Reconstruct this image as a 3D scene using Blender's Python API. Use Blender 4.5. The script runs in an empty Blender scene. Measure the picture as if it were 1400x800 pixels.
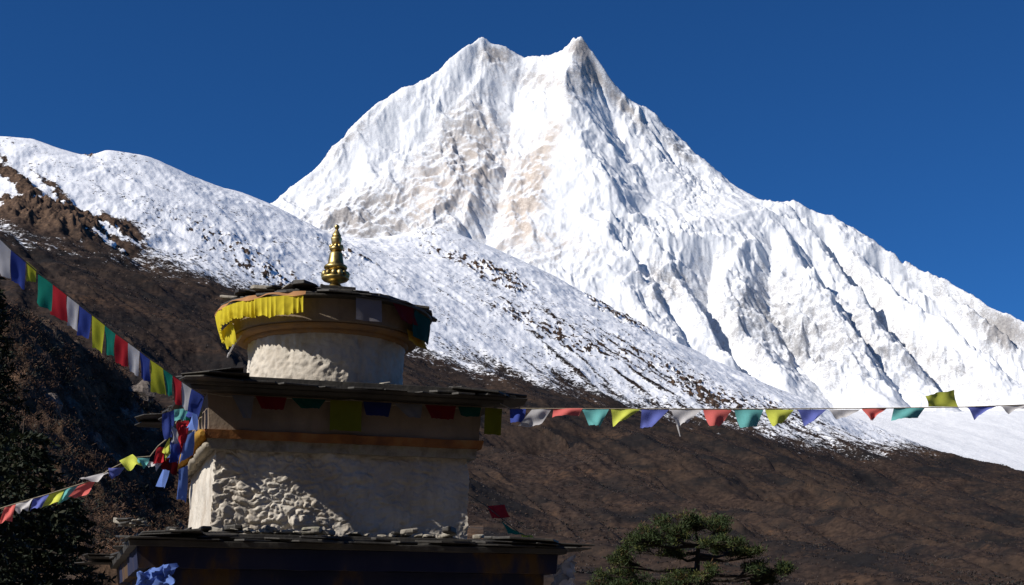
import bpy, math, random
import numpy as np
from mathutils import Vector, noise as mnoise
R = math.radians
scene = bpy.context.scene
col = scene.collection

# ------------------------------------------------------------------ camera
F, PITCH, EYE = 1944.0, R(14), 1.6          # focal length in photo pixels, camera pitch, eye height
cam = bpy.data.objects.new('camera', bpy.data.cameras.new('camera'))
col.objects.link(cam)
cam.data.sensor_width = 36.0
cam.data.lens = 36.0 * F / 1400.0
cam.data.clip_start = 0.1
cam.data.clip_end = 60000.0
cam.location = (0, 0, EYE)
cam.rotation_euler = (R(90) + PITCH, 0, 0)
scene.camera = cam

# ------------------------------------------------------------------ light
SUN_EL, SUN_BACK = 36.0, 30.5               # elevation; how far the sun stands behind the camera's left shoulder
w = bpy.data.worlds.new('World'); scene.world = w; w.use_nodes = True
nt = w.node_tree; nt.nodes.clear()
sky = nt.nodes.new('ShaderNodeTexSky'); sky.sky_type = 'NISHITA'; sky.sun_disc = False
sky.sun_elevation = R(SUN_EL); sky.altitude = 3600.0
sky.air_density = 1.0; sky.dust_density = 0.0; sky.ozone_density = 2.5
to_sun = Vector((-math.cos(R(SUN_BACK)) * math.cos(R(SUN_EL)), -math.sin(R(SUN_BACK)) * math.cos(R(SUN_EL)), math.sin(R(SUN_EL))))
sky.sun_rotation = math.atan2(to_sun.x, to_sun.y)
bg = nt.nodes.new('ShaderNodeBackground'); bg.inputs['Strength'].default_value = 0.058
out = nt.nodes.new('ShaderNodeOutputWorld')
air = nt.nodes.new('ShaderNodeMix'); air.data_type = 'RGBA'; air.blend_type = 'MULTIPLY'; air.inputs[0].default_value = 1.0
air.inputs[7].default_value = (0.27, 0.82, 1.42, 1)      # deep blue of thin, dry air
nt.links.new(sky.outputs[0], air.inputs[6]); nt.links.new(air.outputs[2], bg.inputs[0]); nt.links.new(bg.outputs[0], out.inputs[0])
sun = bpy.data.objects.new('sun', bpy.data.lights.new('sun', 'SUN')); col.objects.link(sun)
sun.data.energy = 5.0; sun.data.angle = R(0.5); sun.data.color = (1.0, 0.955, 0.89)
sun.rotation_euler = to_sun.to_track_quat('Z', 'Y').to_euler()
scene.view_settings.view_transform = 'Standard'; scene.view_settings.look = 'None'
scene.view_settings.exposure = 0.15; scene.view_settings.gamma = 1.0
scene.view_settings.use_curve_mapping = False
scene.cycles.max_bounces = 5; scene.cycles.diffuse_bounces = 3
scene.cycles.use_denoising = True

# ------------------------------------------------------------------ helpers
rnd = random.Random(7)

def pt(px, py, Y):
    dx = (px - 700) / F; v = (400 - py) / F
    dy = math.cos(PITCH) - v * math.sin(PITCH); dz = math.sin(PITCH) + v * math.cos(PITCH)
    return Vector((dx * Y / dy, Y, EYE + dz * Y / dy))

def tag(o, label=None, cat=None, group=None, kind=None):
    if label: o['label'] = label
    if cat: o['category'] = cat
    if group: o['group'] = group
    if kind: o['kind'] = kind
    return o

def empty(name, loc=(0, 0, 0), rz=0.0):
    o = bpy.data.objects.new(name, None); col.objects.link(o)
    o.location = loc; o.rotation_euler = (0, 0, rz); o.empty_display_size = 0.1
    return o

class MB:
    def __init__(self): self.v = []; self.f = []; self.m = []
    def add(self, vs, fs, mi=0):
        b = len(self.v); self.v += [tuple(p) for p in vs]
        self.f += [tuple(b + i for i in f) for f in fs]; self.m += [mi] * len(fs)
    def box(self, x0, x1, y0, y1, z0, z1, mi=0):
        self.add([(x0,y0,z0),(x1,y0,z0),(x1,y1,z0),(x0,y1,z0),(x0,y0,z1),(x1,y0,z1),(x1,y1,z1),(x0,y1,z1)],
                 [(0,3,2,1),(4,5,6,7),(0,1,5,4),(1,2,6,5),(2,3,7,6),(3,0,4,7)], mi)
    def prism(self, poly, z0, z1, xf=lambda p: p, mi=0):
        n = len(poly)
        vs = [xf(Vector((x, y, z0))) for x, y in poly] + [xf(Vector((x, y, z1))) for x, y in poly]
        fs = [tuple(range(n))[::-1], tuple(range(n, 2 * n))] + [(i, (i+1) % n, n + (i+1) % n, n + i) for i in range(n)]
        self.add(vs, fs, mi)
    def tube(self, pts, rads, n=6, cap=True, mi=0):
        rings = []
        for i, p in enumerate(pts):
            p = Vector(p)
            t = (Vector(pts[min(i+1, len(pts)-1)]) - Vector(pts[max(i-1, 0)])).normalized()
            a = t.orthogonal().normalized() if i == 0 else (pa - t * pa.dot(t)).normalized()
            pa = a; b = t.cross(a)
            rings.append([p + (a * math.cos(2*math.pi*k/n) + b * math.sin(2*math.pi*k/n)) * rads[i] for k in range(n)])
        vs = [q for r_ in rings for q in r_]
        fs = [(i*n+k, i*n+(k+1) % n, (i+1)*n+(k+1) % n, (i+1)*n+k) for i in range(len(pts)-1) for k in range(n)]
        if cap: fs += [tuple(range(n))[::-1], tuple(range((len(pts)-1)*n, len(pts)*n))]
        self.add(vs, fs, mi)
    def lathe(self, prof, n=48, c=(0, 0), mi=0, wob=None):
        vs = []
        for i, (r_, z) in enumerate(prof):
            for k in range(n):
                a = 2 * math.pi * k / n; rr = r_ * (wob(a, z) if wob else 1)
                vs.append((c[0] + rr * math.cos(a), c[1] + rr * math.sin(a), z))
        fs = [(i*n+k, i*n+(k+1) % n, (i+1)*n+(k+1) % n, (i+1)*n+k) for i in range(len(prof)-1) for k in range(n)]
        fs += [tuple(range(n))[::-1], tuple(range((len(prof)-1)*n, len(prof)*n))]
        self.add(vs, fs, mi)
    def build(self, name, mats, parent=None, smooth=False, bevel=0.0):
        me = bpy.data.meshes.new(name); me.from_pydata(self.v, [], self.f)
        if not isinstance(mats, (list, tuple)): mats = [mats]
        for m in mats: me.materials.append(m)
        me.polygons.foreach_set('material_index', self.m)
        if smooth: me.polygons.foreach_set('use_smooth', [True] * len(me.polygons))
        me.update()
        if smooth: me.set_sharp_from_angle(angle=R(55))
        o = bpy.data.objects.new(name, me); col.objects.link(o)
        if parent: o.parent = parent
        if bevel:
            b = o.modifiers.new('bevel', 'BEVEL'); b.width = bevel; b.segments = 2; b.limit_method = 'ANGLE'
        return o

# ------------------------------------------------------------------ materials
def mat(name, rough=0.8, spec=0.3):
    m = bpy.data.materials.new(name); m.use_nodes = True
    b = m.node_tree.nodes['Principled BSDF']
    b.inputs['Roughness'].default_value = rough; b.inputs['Specular IOR Level'].default_value = spec
    return m, m.node_tree, b
def N(t, kind, **kw):
    n = t.nodes.new('ShaderNode' + kind)
    for k, v in kw.items():
        if hasattr(n, k): setattr(n, k, v)
        else: n.inputs[k].default_value = v
    return n
def coords(t, scale=(1, 1, 1), rot=(0, 0, 0)):
    tc = N(t, 'TexCoord'); mp = N(t, 'Mapping'); mp.inputs['Scale'].default_value = scale; mp.inputs['Rotation'].default_value = rot
    t.links.new(tc.outputs['Object'], mp.inputs[0]); return mp.outputs[0]
def noise_tex(t, co, scale, detail=5, rough=0.55, dist=0.0):
    n = N(t, 'TexNoise'); n.inputs['Scale'].default_value = scale; n.inputs['Detail'].default_value = detail
    n.inputs['Roughness'].default_value = rough; n.inputs['Distortion'].default_value = dist
    t.links.new(co, n.inputs['Vector']); return n.outputs['Fac']
def ramp(t, fac, stops, interp='LINEAR'):
    r_ = N(t, 'ValToRGB'); r_.color_ramp.interpolation = interp
    e = r_.color_ramp.elements
    while len(e) < len(stops): e.new(0.5)
    for q, (p, c) in zip(e, stops):
        q.position = p; q.color = (*c, 1) if len(c) == 3 else c
    t.links.new(fac, r_.inputs[0]); return r_.outputs[0]
def mix(t, fac, a, b, mode='MIX'):
    m = N(t, 'Mix', data_type='RGBA', blend_type=mode)
    for s, v in ((m.inputs[0], fac), (m.inputs[6], a), (m.inputs[7], b)):
        if isinstance(v, bpy.types.NodeSocket): t.links.new(v, s)
        else: s.default_value = v if isinstance(v, (int, float)) else (*v, 1)
    return m.outputs[2]
def math_(t, op, a, b=None, c=None):
    m = N(t, 'Math', operation=op)
    for s, v in zip(m.inputs, (a, b, c)):
        if v is None: continue
        if isinstance(v, bpy.types.NodeSocket): t.links.new(v, s)
        else: s.default_value = v
    return m.outputs[0]
def attr(t, name):
    return N(t, 'Attribute', attribute_name=name).outputs['Fac']
def bump(t, b, h, strength, dist, prev=None):
    n = N(t, 'Bump'); n.inputs['Strength'].default_value = strength; n.inputs['Distance'].default_value = dist
    t.links.new(h, n.inputs['Height'])
    if prev: t.links.new(prev, n.inputs['Normal'])
    t.links.new(n.outputs[0], b.inputs['Normal']); return n.outputs[0]
def simple(name, stops, scale=6, detail=6, rough=0.85, bs=0.5, bd=0.01, bscale=None, spec=0.3, sc3=(1, 1, 1)):
    m, t, b = mat(name, rough, spec)
    co = coords(t, sc3); n = noise_tex(t, co, scale, detail)
    t.links.new(ramp(t, n, stops), b.inputs['Base Color'])
    if bs: bump(t, b, noise_tex(t, co, bscale or scale * 3, 6, 0.6), bs, bd)
    return m

# lime-washed plaster of the stupa, thrown on lumpily
def plaster(name, base, dirt, amt=0.5, lump=0.6):
    m, t, b = mat(name, 0.95, 0.1)
    co = coords(t)
    n1 = noise_tex(t, co, 2.2, 6, 0.6); n2 = noise_tex(t, co, 14, 5, 0.6); st = noise_tex(t, coords(t, (5, 5, 0.8)), 2.5, 5)
    c = mix(t, ramp(t, n1, [(0.42, (0, 0, 0)), (0.68, (amt, amt, amt))]), base, dirt)
    c = mix(t, ramp(t, st, [(0.5, (0, 0, 0)), (0.75, (0.55, 0.55, 0.55))]), c, dirt)
    c = mix(t, ramp(t, n2, [(0.3, (0, 0, 0)), (0.8, (0.25, 0.25, 0.25))]), c, [x * 0.55 for x in base])
    t.links.new(c, b.inputs['Base Color'])
    p = bump(t, b, noise_tex(t, co, 7, 5, 0.55), lump, 0.03)
    bump(t, b, noise_tex(t, co, 38, 4, 0.6), lump * 0.7, 0.008, p)
    return m
M = {}
M['plaster'] = plaster('lime_plaster', (0.62, 0.57, 0.49), (0.36, 0.30, 0.235), 0.75)
M['plaster_low'] = plaster('mud_plaster', (0.16, 0.125, 0.09), (0.08, 0.065, 0.05), 0.5, 0.4)
M['cornice'] = plaster('brown_plaster', (0.27, 0.21, 0.155), (0.16, 0.12, 0.09), 0.6, 0.35)
M['ochre'] = simple('faded_ochre_paint', [(0.3, (0.24, 0.15, 0.09)), (0.6, (0.36, 0.20, 0.08)), (0.8, (0.30, 0.22, 0.15))], 9, bs=0.5, bd=0.01)
M['orange'] = simple('orange_band_paint', [(0.3, (0.14, 0.055, 0.025)), (0.55, (0.30, 0.12, 0.035)), (0.75, (0.36, 0.19, 0.07))], 7, bs=0.5, bd=0.01)
M['slate'] = simple('slate', [(0.3, (0.022, 0.020, 0.018)), (0.58, (0.05, 0.045, 0.038)), (0.8, (0.14, 0.12, 0.085))], 3.5, bs=0.8, bd=0.01, spec=0.4, rough=0.6)
M['stone'] = simple('pale_stone', [(0.3, (0.16, 0.14, 0.11)), (0.55, (0.33, 0.30, 0.25)), (0.8, (0.22, 0.22, 0.12))], 11, bs=0.8, bd=0.012)
M['frieze'] = simple('painted_frieze', [(0.40, (0.010, 0.014, 0.045)), (0.54, (0.02, 0.022, 0.05)), (0.62, (0.10, 0.055, 0.02)), (0.75, (0.05, 0.035, 0.025))], 2.6, bs=0.3, bd=0.006, sc3=(1, 1, .45))
def gold():
    m, t, b = mat('gilt_copper', 0.3); co = coords(t)
    b.inputs['Metallic'].default_value = 1.0
    t.links.new(ramp(t, noise_tex(t, co, 12, 5), [(0.32, (0.16, 0.12, 0.05)), (0.48, (0.40, 0.30, 0.11)), (0.68, (0.60, 0.47, 0.20))]), b.inputs['Base Color'])
    r_ = ramp(t, noise_tex(t, co, 25, 4), [(0.3, (0.36, 0.36, 0.36)), (0.7, (0.55, 0.55, 0.55))]); t.links.new(r_, b.inputs['Roughness'])
    return m
M['gold'] = gold()
def cloth(name, c, tr=0.35):
    m, t, b = mat('cloth_' + name, 0.9, 0.1); co = coords(t)
    n = noise_tex(t, co, 9, 5, 0.6); base = mix(t, n, [x * 0.66 for x in c], [min(1, x * 1.25) for x in c])
    t.links.new(base, b.inputs['Base Color'])
    bump(t, b, noise_tex(t, co, 30, 3, 0.5), 0.25, 0.004)
    tl = N(t, 'BsdfTranslucent'); t.links.new(base, tl.inputs[0])
    mx = N(t, 'MixShader'); mx.inputs[0].default_value = tr
    t.links.new(b.outputs[0], mx.inputs[1]); t.links.new(tl.outputs[0], mx.inputs[2])
    t.links.new(mx.outputs[0], t.nodes['Material Output'].inputs[0])
    return m
CL = {'white': (0.62, 0.60, 0.60), 'blue': (0.055, 0.085, 0.34), 'yellow': (0.60, 0.60, 0.05), 'green': (0.02, 0.24, 0.17),
      'red': (0.55, 0.035, 0.045), 'teal': (0.17, 0.50, 0.48), 'palered': (0.78, 0.18, 0.16), 'paleyellow': (0.70, 0.74, 0.12),
      'paleblue': (0.15, 0.18, 0.52), 'gold_cloth': (0.88, 0.68, 0.05), 'orange_cloth': (0.62, 0.33, 0.03), 'tan': (0.52, 0.27, 0.13),
      'skyblue': (0.16, 0.26, 0.62), 'grey': (0.30, 0.28, 0.30), 'ochre_cloth': (0.50, 0.29, 0.06), 'beige_cloth': (0.42, 0.37, 0.29)}
for k, v in CL.items(): M[k] = cloth(k, v)
for k in ('white', 'red', 'green', 'yellow', 'blue'): M['old_' + k] = cloth('painted_shade_' + k, [x * 0.26 for x in CL[k]], 0.1)  # flag colours darkened, shade under the eaves painted into the cloth
M['cord'] = simple('hemp_cord', [(0.3, (0.2, 0.17, 0.12)), (0.7, (0.35, 0.3, 0.22))], 40, bs=0)

# ------------------------------------------------------------------ terrain tools (numpy)
def hash2(ix, iy, seed):
    h = (ix.astype(np.int64) * 374761393 + iy.astype(np.int64) * 668265263 + seed * 1442695041) & 0xffffffff
    h = ((h ^ (h >> 13)) * 1274126177) & 0xffffffff
    return h ^ (h >> 16)
def gnoise(x, y, seed=0):
    ix = np.floor(x); iy = np.floor(y); fx = x - ix; fy = y - iy
    def g(dx, dy):
        a = hash2(ix + dx, iy + dy, seed) * (2 * math.pi / 4294967296.0)
        return np.cos(a) * (fx - dx) + np.sin(a) * (fy - dy)
    u = fx * fx * fx * (fx * (fx * 6 - 15) + 10); v = fy * fy * fy * (fy * (fy * 6 - 15) + 10)
    return 1.5 * ((g(0, 0) * (1 - u) + g(1, 0) * u) * (1 - v) + (g(0, 1) * (1 - u) + g(1, 1) * u) * v)
def fbm(x, y, oct=5, seed=0, gain=0.5, ridged=False):
    s = 0; a = 1; tot = 0
    for i in range(oct):
        n = gnoise(x * 2 ** i, y * 2 ** i, seed + i * 17)
        if ridged: n = 1 - 2.2 * np.abs(n)
        s = s + a * n; tot += a; a *= gain
    return s / tot
def sm(a, b, x):
    t = np.clip((x - a) / (b - a), 0, 1); return t * t * (3 - 2 * t)
def diffuse(U, V, lines, nu, nv, iters=(500, 300, 200, 120, 60, 40)):
    """height field on the (u, Y) grid that passes through every ridge and gully line"""
    pu, pv, pz = [], [], []
    for ln in lines:
        P = [pt(*p) for p in ln]
        for a, b in zip(P[:-1], P[1:]):
            n = 60
            for k in range(n + 1):
                q = a.lerp(b, k / n); pu.append(q.x / q.y); pv.append(q.y); pz.append(q.z)
    pu, pv, pz = map(np.array, (pu, pv, pz))
    z = None
    L = len(iters)
    for l in range(L):
        s = 2 ** (L - 1 - l); mu, mv = nu // s + 1, nv // s + 1
        gu = (np.interp(pu, U, np.arange(nu)) / (nu - 1) * (mu - 1)).round().astype(int)
        gv = (np.interp(pv, V, np.arange(nv)) / (nv - 1) * (mv - 1)).round().astype(int)
        ok = (pu > U[0]) & (pu < U[-1]) & (pv >= V[0]) & (pv <= V[-1])
        acc = np.zeros((mv, mu)); cnt = np.zeros((mv, mu))
        np.add.at(acc, (gv[ok], gu[ok]), pz[ok]); np.add.at(cnt, (gv[ok], gu[ok]), 1)
        m = cnt > 0; tgt = np.where(m, acc / np.maximum(cnt, 1), 0)
        if z is None: z = np.full((mv, mu), pz.mean())
        else: z = resize(z, mv, mu)
        # anisotropy of the cell
        wu = 1.0 / (((U[-1] - U[0]) * V.mean() / mu) ** 2); wv = 1.0 / (((V[-1] - V[0]) / mv) ** 2)
        for _ in range(iters[l]):
            p = np.pad(z, 1, mode='edge')
            z = (wu * (p[1:-1, :-2] + p[1:-1, 2:]) + wv * (p[:-2, 1:-1] + p[2:, 1:-1])) / (2 * (wu + wv))
            z[m] = tgt[m]
    return resize(z, nv, nu)
def resize(z, nv, nu):
    a = np.linspace(0, z.shape[0] - 1, nv); b = np.linspace(0, z.shape[1] - 1, nu)
    i = np.clip(a.astype(int), 0, z.shape[0] - 2); j = np.clip(b.astype(int), 0, z.shape[1] - 2)
    fi = (a - i)[:, None]; fj = (b - j)[None, :]
    A = z[np.ix_(i, j)]; B = z[np.ix_(i, j + 1)]; C = z[np.ix_(i + 1, j)]; D = z[np.ix_(i + 1, j + 1)]
    return (A * (1 - fj) + B * fj) * (1 - fi) + (C * (1 - fj) + D * fj) * fi
def blur(z, n=1):
    for _ in range(n):
        p = np.pad(z, 1, mode='edge')
        z = (4 * z + p[1:-1, :-2] + p[1:-1, 2:] + p[:-2, 1:-1] + p[2:, 1:-1]) / 8
    return z
def grads(z, U, V):
    zu = np.gradient(z, U, axis=1); zv = np.gradient(z, V, axis=0)
    return zu / V[:, None], zv - zu * U[None, :] / V[:, None]
def lic(z, U, V, field, step, n):
    """drags a noise field along the fall line, so that it turns into chutes and flutes"""
    gx, gy = grads(z, U, V); m = np.hypot(gx, gy) + 0.05; gx = gx / m; gy = gy / m
    nv, nu = z.shape
    I0, J0 = np.meshgrid(np.arange(nv, dtype=float), np.arange(nu, dtype=float), indexing='ij')
    du = (U[-1] - U[0]) / (nu - 1)
    Vi = V; dV = np.gradient(V)
    tot = field.copy(); cnt = 1
    for sgn in (1, -1):
        I = I0.copy(); J = J0.copy()
        for k in range(n):
            ii = np.clip(I.astype(int), 0, nv - 1); jj = np.clip(J.astype(int), 0, nu - 1)
            dX = gx[ii, jj] * step * sgn; dY = gy[ii, jj] * step * sgn
            I = I + dY / dV[ii]; J = J + (dX - U[jj] * dY) / Vi[ii] / du
            ii = np.clip(I.astype(int), 0, nv - 1); jj = np.clip(J.astype(int), 0, nu - 1)
            tot += field[ii, jj] * (1 - k / (n + 1)); cnt += (1 - k / (n + 1))
    return (tot / cnt) / (np.std(tot / cnt) + 1e-9)
def project(X, Y, Z):
    z = Z - EYE; d = Y * math.cos(PITCH) + z * math.sin(PITCH); h = -Y * math.sin(PITCH) + z * math.cos(PITCH)
    return 700 + F * X / d, 400 - F * h / d
def blob(px, py, cx, cy, rx, ry, ang=0.0):
    a = R(ang); x = px - cx; y = py - cy
    xx = (x * math.cos(a) + y * math.sin(a)) / rx; yy = (-x * math.sin(a) + y * math.cos(a)) / ry
    return np.exp(-(xx * xx + yy * yy))
def grid_mesh(name, X, Y, Z, attrs, material, kind='structure'):
    nv, nu = Z.shape
    co = np.stack([X, Y, Z], -1).reshape(-1, 3).astype(np.float32)
    idx = np.arange(nv * nu).reshape(nv, nu)
    q = np.stack([idx[:-1, :-1], idx[:-1, 1:], idx[1:, 1:], idx[1:, :-1]], -1).reshape(-1, 4).astype(np.int32)
    me = bpy.data.meshes.new(name)
    me.vertices.add(len(co)); me.vertices.foreach_set('co', co.ravel())
    me.loops.add(q.size); me.loops.foreach_set('vertex_index', q.ravel())
    me.polygons.add(len(q)); me.polygons.foreach_set('loop_start', np.arange(0, q.size, 4, dtype=np.int32))
    me.polygons.foreach_set('use_smooth', np.ones(len(q), dtype=bool))
    me.update(calc_edges=True)
    for k, a in attrs.items():
        at = me.attributes.new(k, 'FLOAT', 'POINT'); at.data.foreach_set('value', a.ravel().astype(np.float32))
    me.materials.append(material)
    o = bpy.data.objects.new(name, me); col.objects.link(o)
    if kind: o['kind'] = kind
    return o

# ------------------------------------------------------------------ snow peak
def snow_rock_material():
    m, t, b = mat('snow_and_rock', 0.75, 0.2)
    co = coords(t)
    rk = attr(t, 'rock'); warm = attr(t, 'warm')
    n1 = noise_tex(t, co, 0.012, 8, 0.62); n2 = noise_tex(t, co, 0.05, 5, 0.6)
    f = math_(t, 'ADD', rk, math_(t, 'MULTIPLY', math_(t, 'SUBTRACT', n1, 0.5), 1.15))
    f = math_(t, 'ADD', f, math_(t, 'MULTIPLY', math_(t, 'SUBTRACT', n2, 0.5), 0.7))
    n3 = noise_tex(t, co, 0.11, 6, 0.7)
    f = math_(t, 'ADD', f, math_(t, 'MULTIPLY', math_(t, 'SUBTRACT', n3, 0.5), 1.3))
    mask = ramp(t, f, [(0.34, (0, 0, 0)), (0.60, (.55, .55, .55)), (0.85, (1, 1, 1))])
    grey = ramp(t, n2, [(0.3, (0.15, 0.15, 0.16)), (0.7, (0.38, 0.37, 0.36))])
    n2 = math_(t, 'ADD', math_(t, 'MULTIPLY', n2, 0.4), math_(t, 'MULTIPLY', n3, 0.6))
    tan = ramp(t, n2, [(0.36, (0.30, 0.24, 0.20)), (0.5, (0.50, 0.425, 0.36)), (0.64, (0.66, 0.60, 0.54))])
    rock = mix(t, warm, grey, tan)
    snow = ramp(t, n1, [(0.3, (0.71, 0.715, 0.72)), (0.7, (0.80, 0.80, 0.805))])
    t.links.new(mix(t, mask, snow, rock), b.inputs['Base Color'])
    bump(t, b, noise_tex(t, co, 0.02, 6, 0.6), 0.4, 14)
    return m
def snow_peak():
    U = np.linspace(-0.45, 0.46, 1250); V = np.linspace(6200, 12600, 640)
    sky_l = [(-150, 420, 9300), (300, 345, 9600), (375, 281, 9800), (395, 264, 9850), (430, 236, 10000), (450, 213, 10080), (480, 180, 10250), (500, 158, 10350), (520, 140, 10450), (548, 124, 10550), (562, 121, 10600), (600, 100, 10700), (613, 86, 10750), (637, 66, 10850), (648, 61, 10900), (660, 50, 11000), (672, 60, 11010), (685, 61, 11020), (700, 72, 11060), (715, 81, 11100), (740, 80, 11120), (760, 74, 11080), (772, 72, 11020), (784, 71, 10960), (787, 56, 10900), (795, 52, 10850), (802, 63, 10850), (820, 85, 10800), (835, 108, 10800), (850, 128, 10820), (862, 141, 10850), (880, 153, 10900), (905, 168, 10950), (925, 185, 10900), (940, 203, 10800), (950, 214, 10750), (975, 232, 10600), (1000, 250, 10500), (1030, 270, 10350), (1055, 281, 10200), (1080, 281, 10180), (1100, 290, 10180), (1118, 296, 10150), (1135, 300, 10120), (1175, 323, 10050), (1220, 351, 9900), (1260, 373, 9800), (1300, 393, 9700), (1340, 415, 9550), (1400, 446, 9350), (1500, 500, 9050), (1700, 600, 8600)]
    L = [sky_l]
    ribs = {
     'r1': [(793, 60, 10830), (780, 88, 10700), (768, 112, 10550), (770, 130, 10430), (785, 165, 10250), (800, 200, 10050), (820, 232, 9850), (832, 262, 9650), (836, 300, 9400), (828, 340, 9150), (805, 385, 8900), (790, 420, 8700)],
     'r2': [(660, 52, 10980), (652, 90, 10850), (640, 125, 10650), (612, 172, 10400), (585, 197, 10250), (556, 218, 10100), (522, 243, 9900), (482, 272, 9650), (452, 300, 9430), (428, 330, 9250), (400, 362, 9050)],
     'r3': [(757, 150, 10420), (745, 205, 10150), (722, 262, 9800), (705, 318, 9450), (680, 372, 9100)],
     'r4': [(640, 130, 10640), (650, 180, 10350), (655, 230, 10000), (640, 290, 9500), (620, 340, 9150)],
     'plat': [(838, 306, 9400), (880, 318, 9480), (930, 312, 9560), (980, 300, 9700), (1045, 292, 9900)],
     'step': [(840, 338, 9270), (890, 342, 9340), (940, 338, 9400), (1000, 326, 9520)],
     'B': [(900, 350, 9280), (925, 392, 9020), (955, 436, 8750), (985, 482, 8450), (1012, 522, 8200)],
     'A': [(845, 345, 9200), (870, 380, 8980), (890, 425, 8700), (915, 470, 8430)],
     'C': [(1050, 296, 9900), (1040, 325, 9700), (1008, 368, 9350), (985, 400, 9120), (1002, 440, 8850), (1032, 482, 8550), (1065, 520, 8300), (1085, 546, 8100)],
     'D': [(1062, 288, 10050), (1075, 340, 9650), (1108, 385, 9350), (1135, 430, 9050), (1165, 472, 8750), (1200, 520, 8420), (1226, 556, 8150)],
     'E': [(1085, 283, 10150), (1108, 318, 9980), (1138, 366, 9680), (1180, 415, 9350), (1200, 458, 9050), (1240, 510, 8720), (1282, 552, 8400)],
     'Fr': [(1125, 298, 10120), (1152, 342, 9880), (1196, 388, 9620), (1232, 424, 9400), (1290, 450, 9200), (1345, 500, 8850), (1410, 545, 8520), (1480, 580, 8300)],
     'H': [(1235, 358, 9880), (1285, 400, 9720), (1330, 432, 9520), (1372, 470, 9330), (1440, 515, 9100)],
     'edge': [(862, 150, 10760), (885, 185, 10650), (905, 212, 10560), (935, 235, 10450), (960, 256, 10330), (1040, 286, 10100)],
    }
    gul = [
     [(718, 86, 11080), (704, 140, 10780), (697, 200, 10420), (690, 260, 10000), (672, 320, 9520), (655, 365, 9200)],
     [(816, 112, 10775), (832, 160, 10655), (854, 205, 10440), (880, 245, 10200), (892, 282, 9900), (872, 300, 9680)],
     [(1000, 268, 10150), (980, 285, 9950)],
    ]
    def lower(a, b, d, y0=0):     # gully between two ribs, sunk by d metres
        n = max(len(a), len(b)); o = []
        for k in range(y0, n):
            fa = k / (n - 1) * (len(a) - 1); fb = k / (n - 1) * (len(b) - 1)
            ia, ib = min(int(fa), len(a) - 2), min(int(fb), len(b) - 2)
            pa = pt(*a[ia]).lerp(pt(*a[ia+1]), fa - ia); pb = pt(*b[ib]).lerp(pt(*b[ib+1]), fb - ib)
            q = pa.lerp(pb, 0.46); q.z -= d * (0.35 + 0.65 * math.sin(math.pi * min(1, (k + 0.3) / n)))
            X, Yy = project(q.x, q.y, q.z); o.append((X, Yy, q.y))
        return o
    gul += [lower(ribs['A'], ribs['B'], 120), lower(ribs['B'], ribs['C'], 215, 1), lower(ribs['C'], ribs['D'], 190, 1),
            lower(ribs['D'], ribs['E'], 180, 1), lower(ribs['E'], ribs['Fr'], 310, 1), lower(ribs['Fr'], ribs['H'], 290, 1)]
    gul.append(lower(ribs['H'], sky_l[-8:-1], 160))
    foot = [[(-150, 520, 8500), (300, 430, 8500), (600, 400, 8500), (750, 440, 8400), (900, 500, 8250), (1000, 535, 8050), (1080, 556, 7950), (1160, 562, 7930), (1250, 566, 7950), (1330, 562, 8000), (1420, 562, 8050), (1600, 600, 8050)],
            [(-150, 700, 6300), (300, 600, 6300), (900, 560, 6300), (1150, 605, 6300), (1270, 628, 6300), (1400, 652, 6300), (1600, 690, 6300)]]
    back = [[(p, 440 + abs(p - 750) * 0.28, 12500) for p in (-200, 300, 700, 1100, 1650)]]
    L += list(ribs.values()) + gul + foot + back
    z = blur(diffuse(U, V, L, len(U), len(V)), 3)
    Yg = np.repeat(V[:, None], len(U), 1); X = U[None, :] * Yg
    px, py = project(X, Yg, z)
    zb = blur(z, 12)
    gx, gy = grads(zb, U, V); slope = np.hypot(gx, gy)
    field = sm(7900, 8400, Yg)                        # 0 on the flat snowfield below
    basin = blob(px, py, 955, 280, 95, 32, 12) + blob(px, py, 780, 300, 40, 120, -8) * 0.7 + blob(px, py, 500, 210, 90, 22, -42) * 0.7
    rough = field * (1 - 0.75 * np.clip(basin, 0, 1)) * np.clip(slope / 0.9, 0.25, 1.2)
    wx, wy = X + 70 * gnoise(X / 300, Yg / 300, 5), Yg + 70 * gnoise(X / 300, Yg / 300, 9)
    big = lic(zb, U, V, fbm(wx / 170, wy / 170, 3, 21), 22, 16)
    mid = lic(zb, U, V, fbm(wx / 70, wy / 70, 3, 33), 14, 14)
    fine = lic(zb, U, V, fbm(wx / 28, wy / 28, 2, 41), 9, 10)
    flz = fbm(X / 700, Yg / 700, 3, 401)      # flutes come in patches
    ridge_keep = 1 - np.exp(-((Yg - np.interp(np.arange(len(U)), np.arange(len(U)), np.interp(U, [pt(*p).x / p[2] for p in sky_l], [p[2] for p in sky_l]))[None, :]) / 60.0) ** 2) * 0.62
    behind = (Yg > np.interp(U, [pt(*p).x / p[2] for p in sky_l], [p[2] for p in sky_l])[None, :] + 30)
    rough = rough * np.where(behind, 0.25, 1.0)
    z2 = z + rough * ridge_keep * (1 - 0.55 * blob(px, py, 600, 270, 170, 110)) * (3.2 * (1 - 1.2 * np.abs(big)) * (0.3 + sm(-0.3, 0.5, flz)) + 1.6 * (1 - 1.2 * np.abs(mid)) * (0.2 + sm(-0.2, 0.6, flz)) + 1.0 * fine)
    z2 += rough * ridge_keep * (62 * fbm(wx / 520, wy / 520, 3, 49, 0.5, True) + 36 * fbm(wx / 230, wy / 230, 4, 50, 0.5, True) + 20 * fbm(wx / 95, wy / 95, 5, 51, 0.56, True) * (0.4 + 0.9 * sm(-0.3, 0.4, fbm(X / 400, Yg / 400, 3, 403)))) + rough * 6 * fbm(X / 34, Yg / 34, 4, 77, 0.6) + field * 7 * fbm(X / 60, Yg / 60, 4, 79, 0.6)
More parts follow.
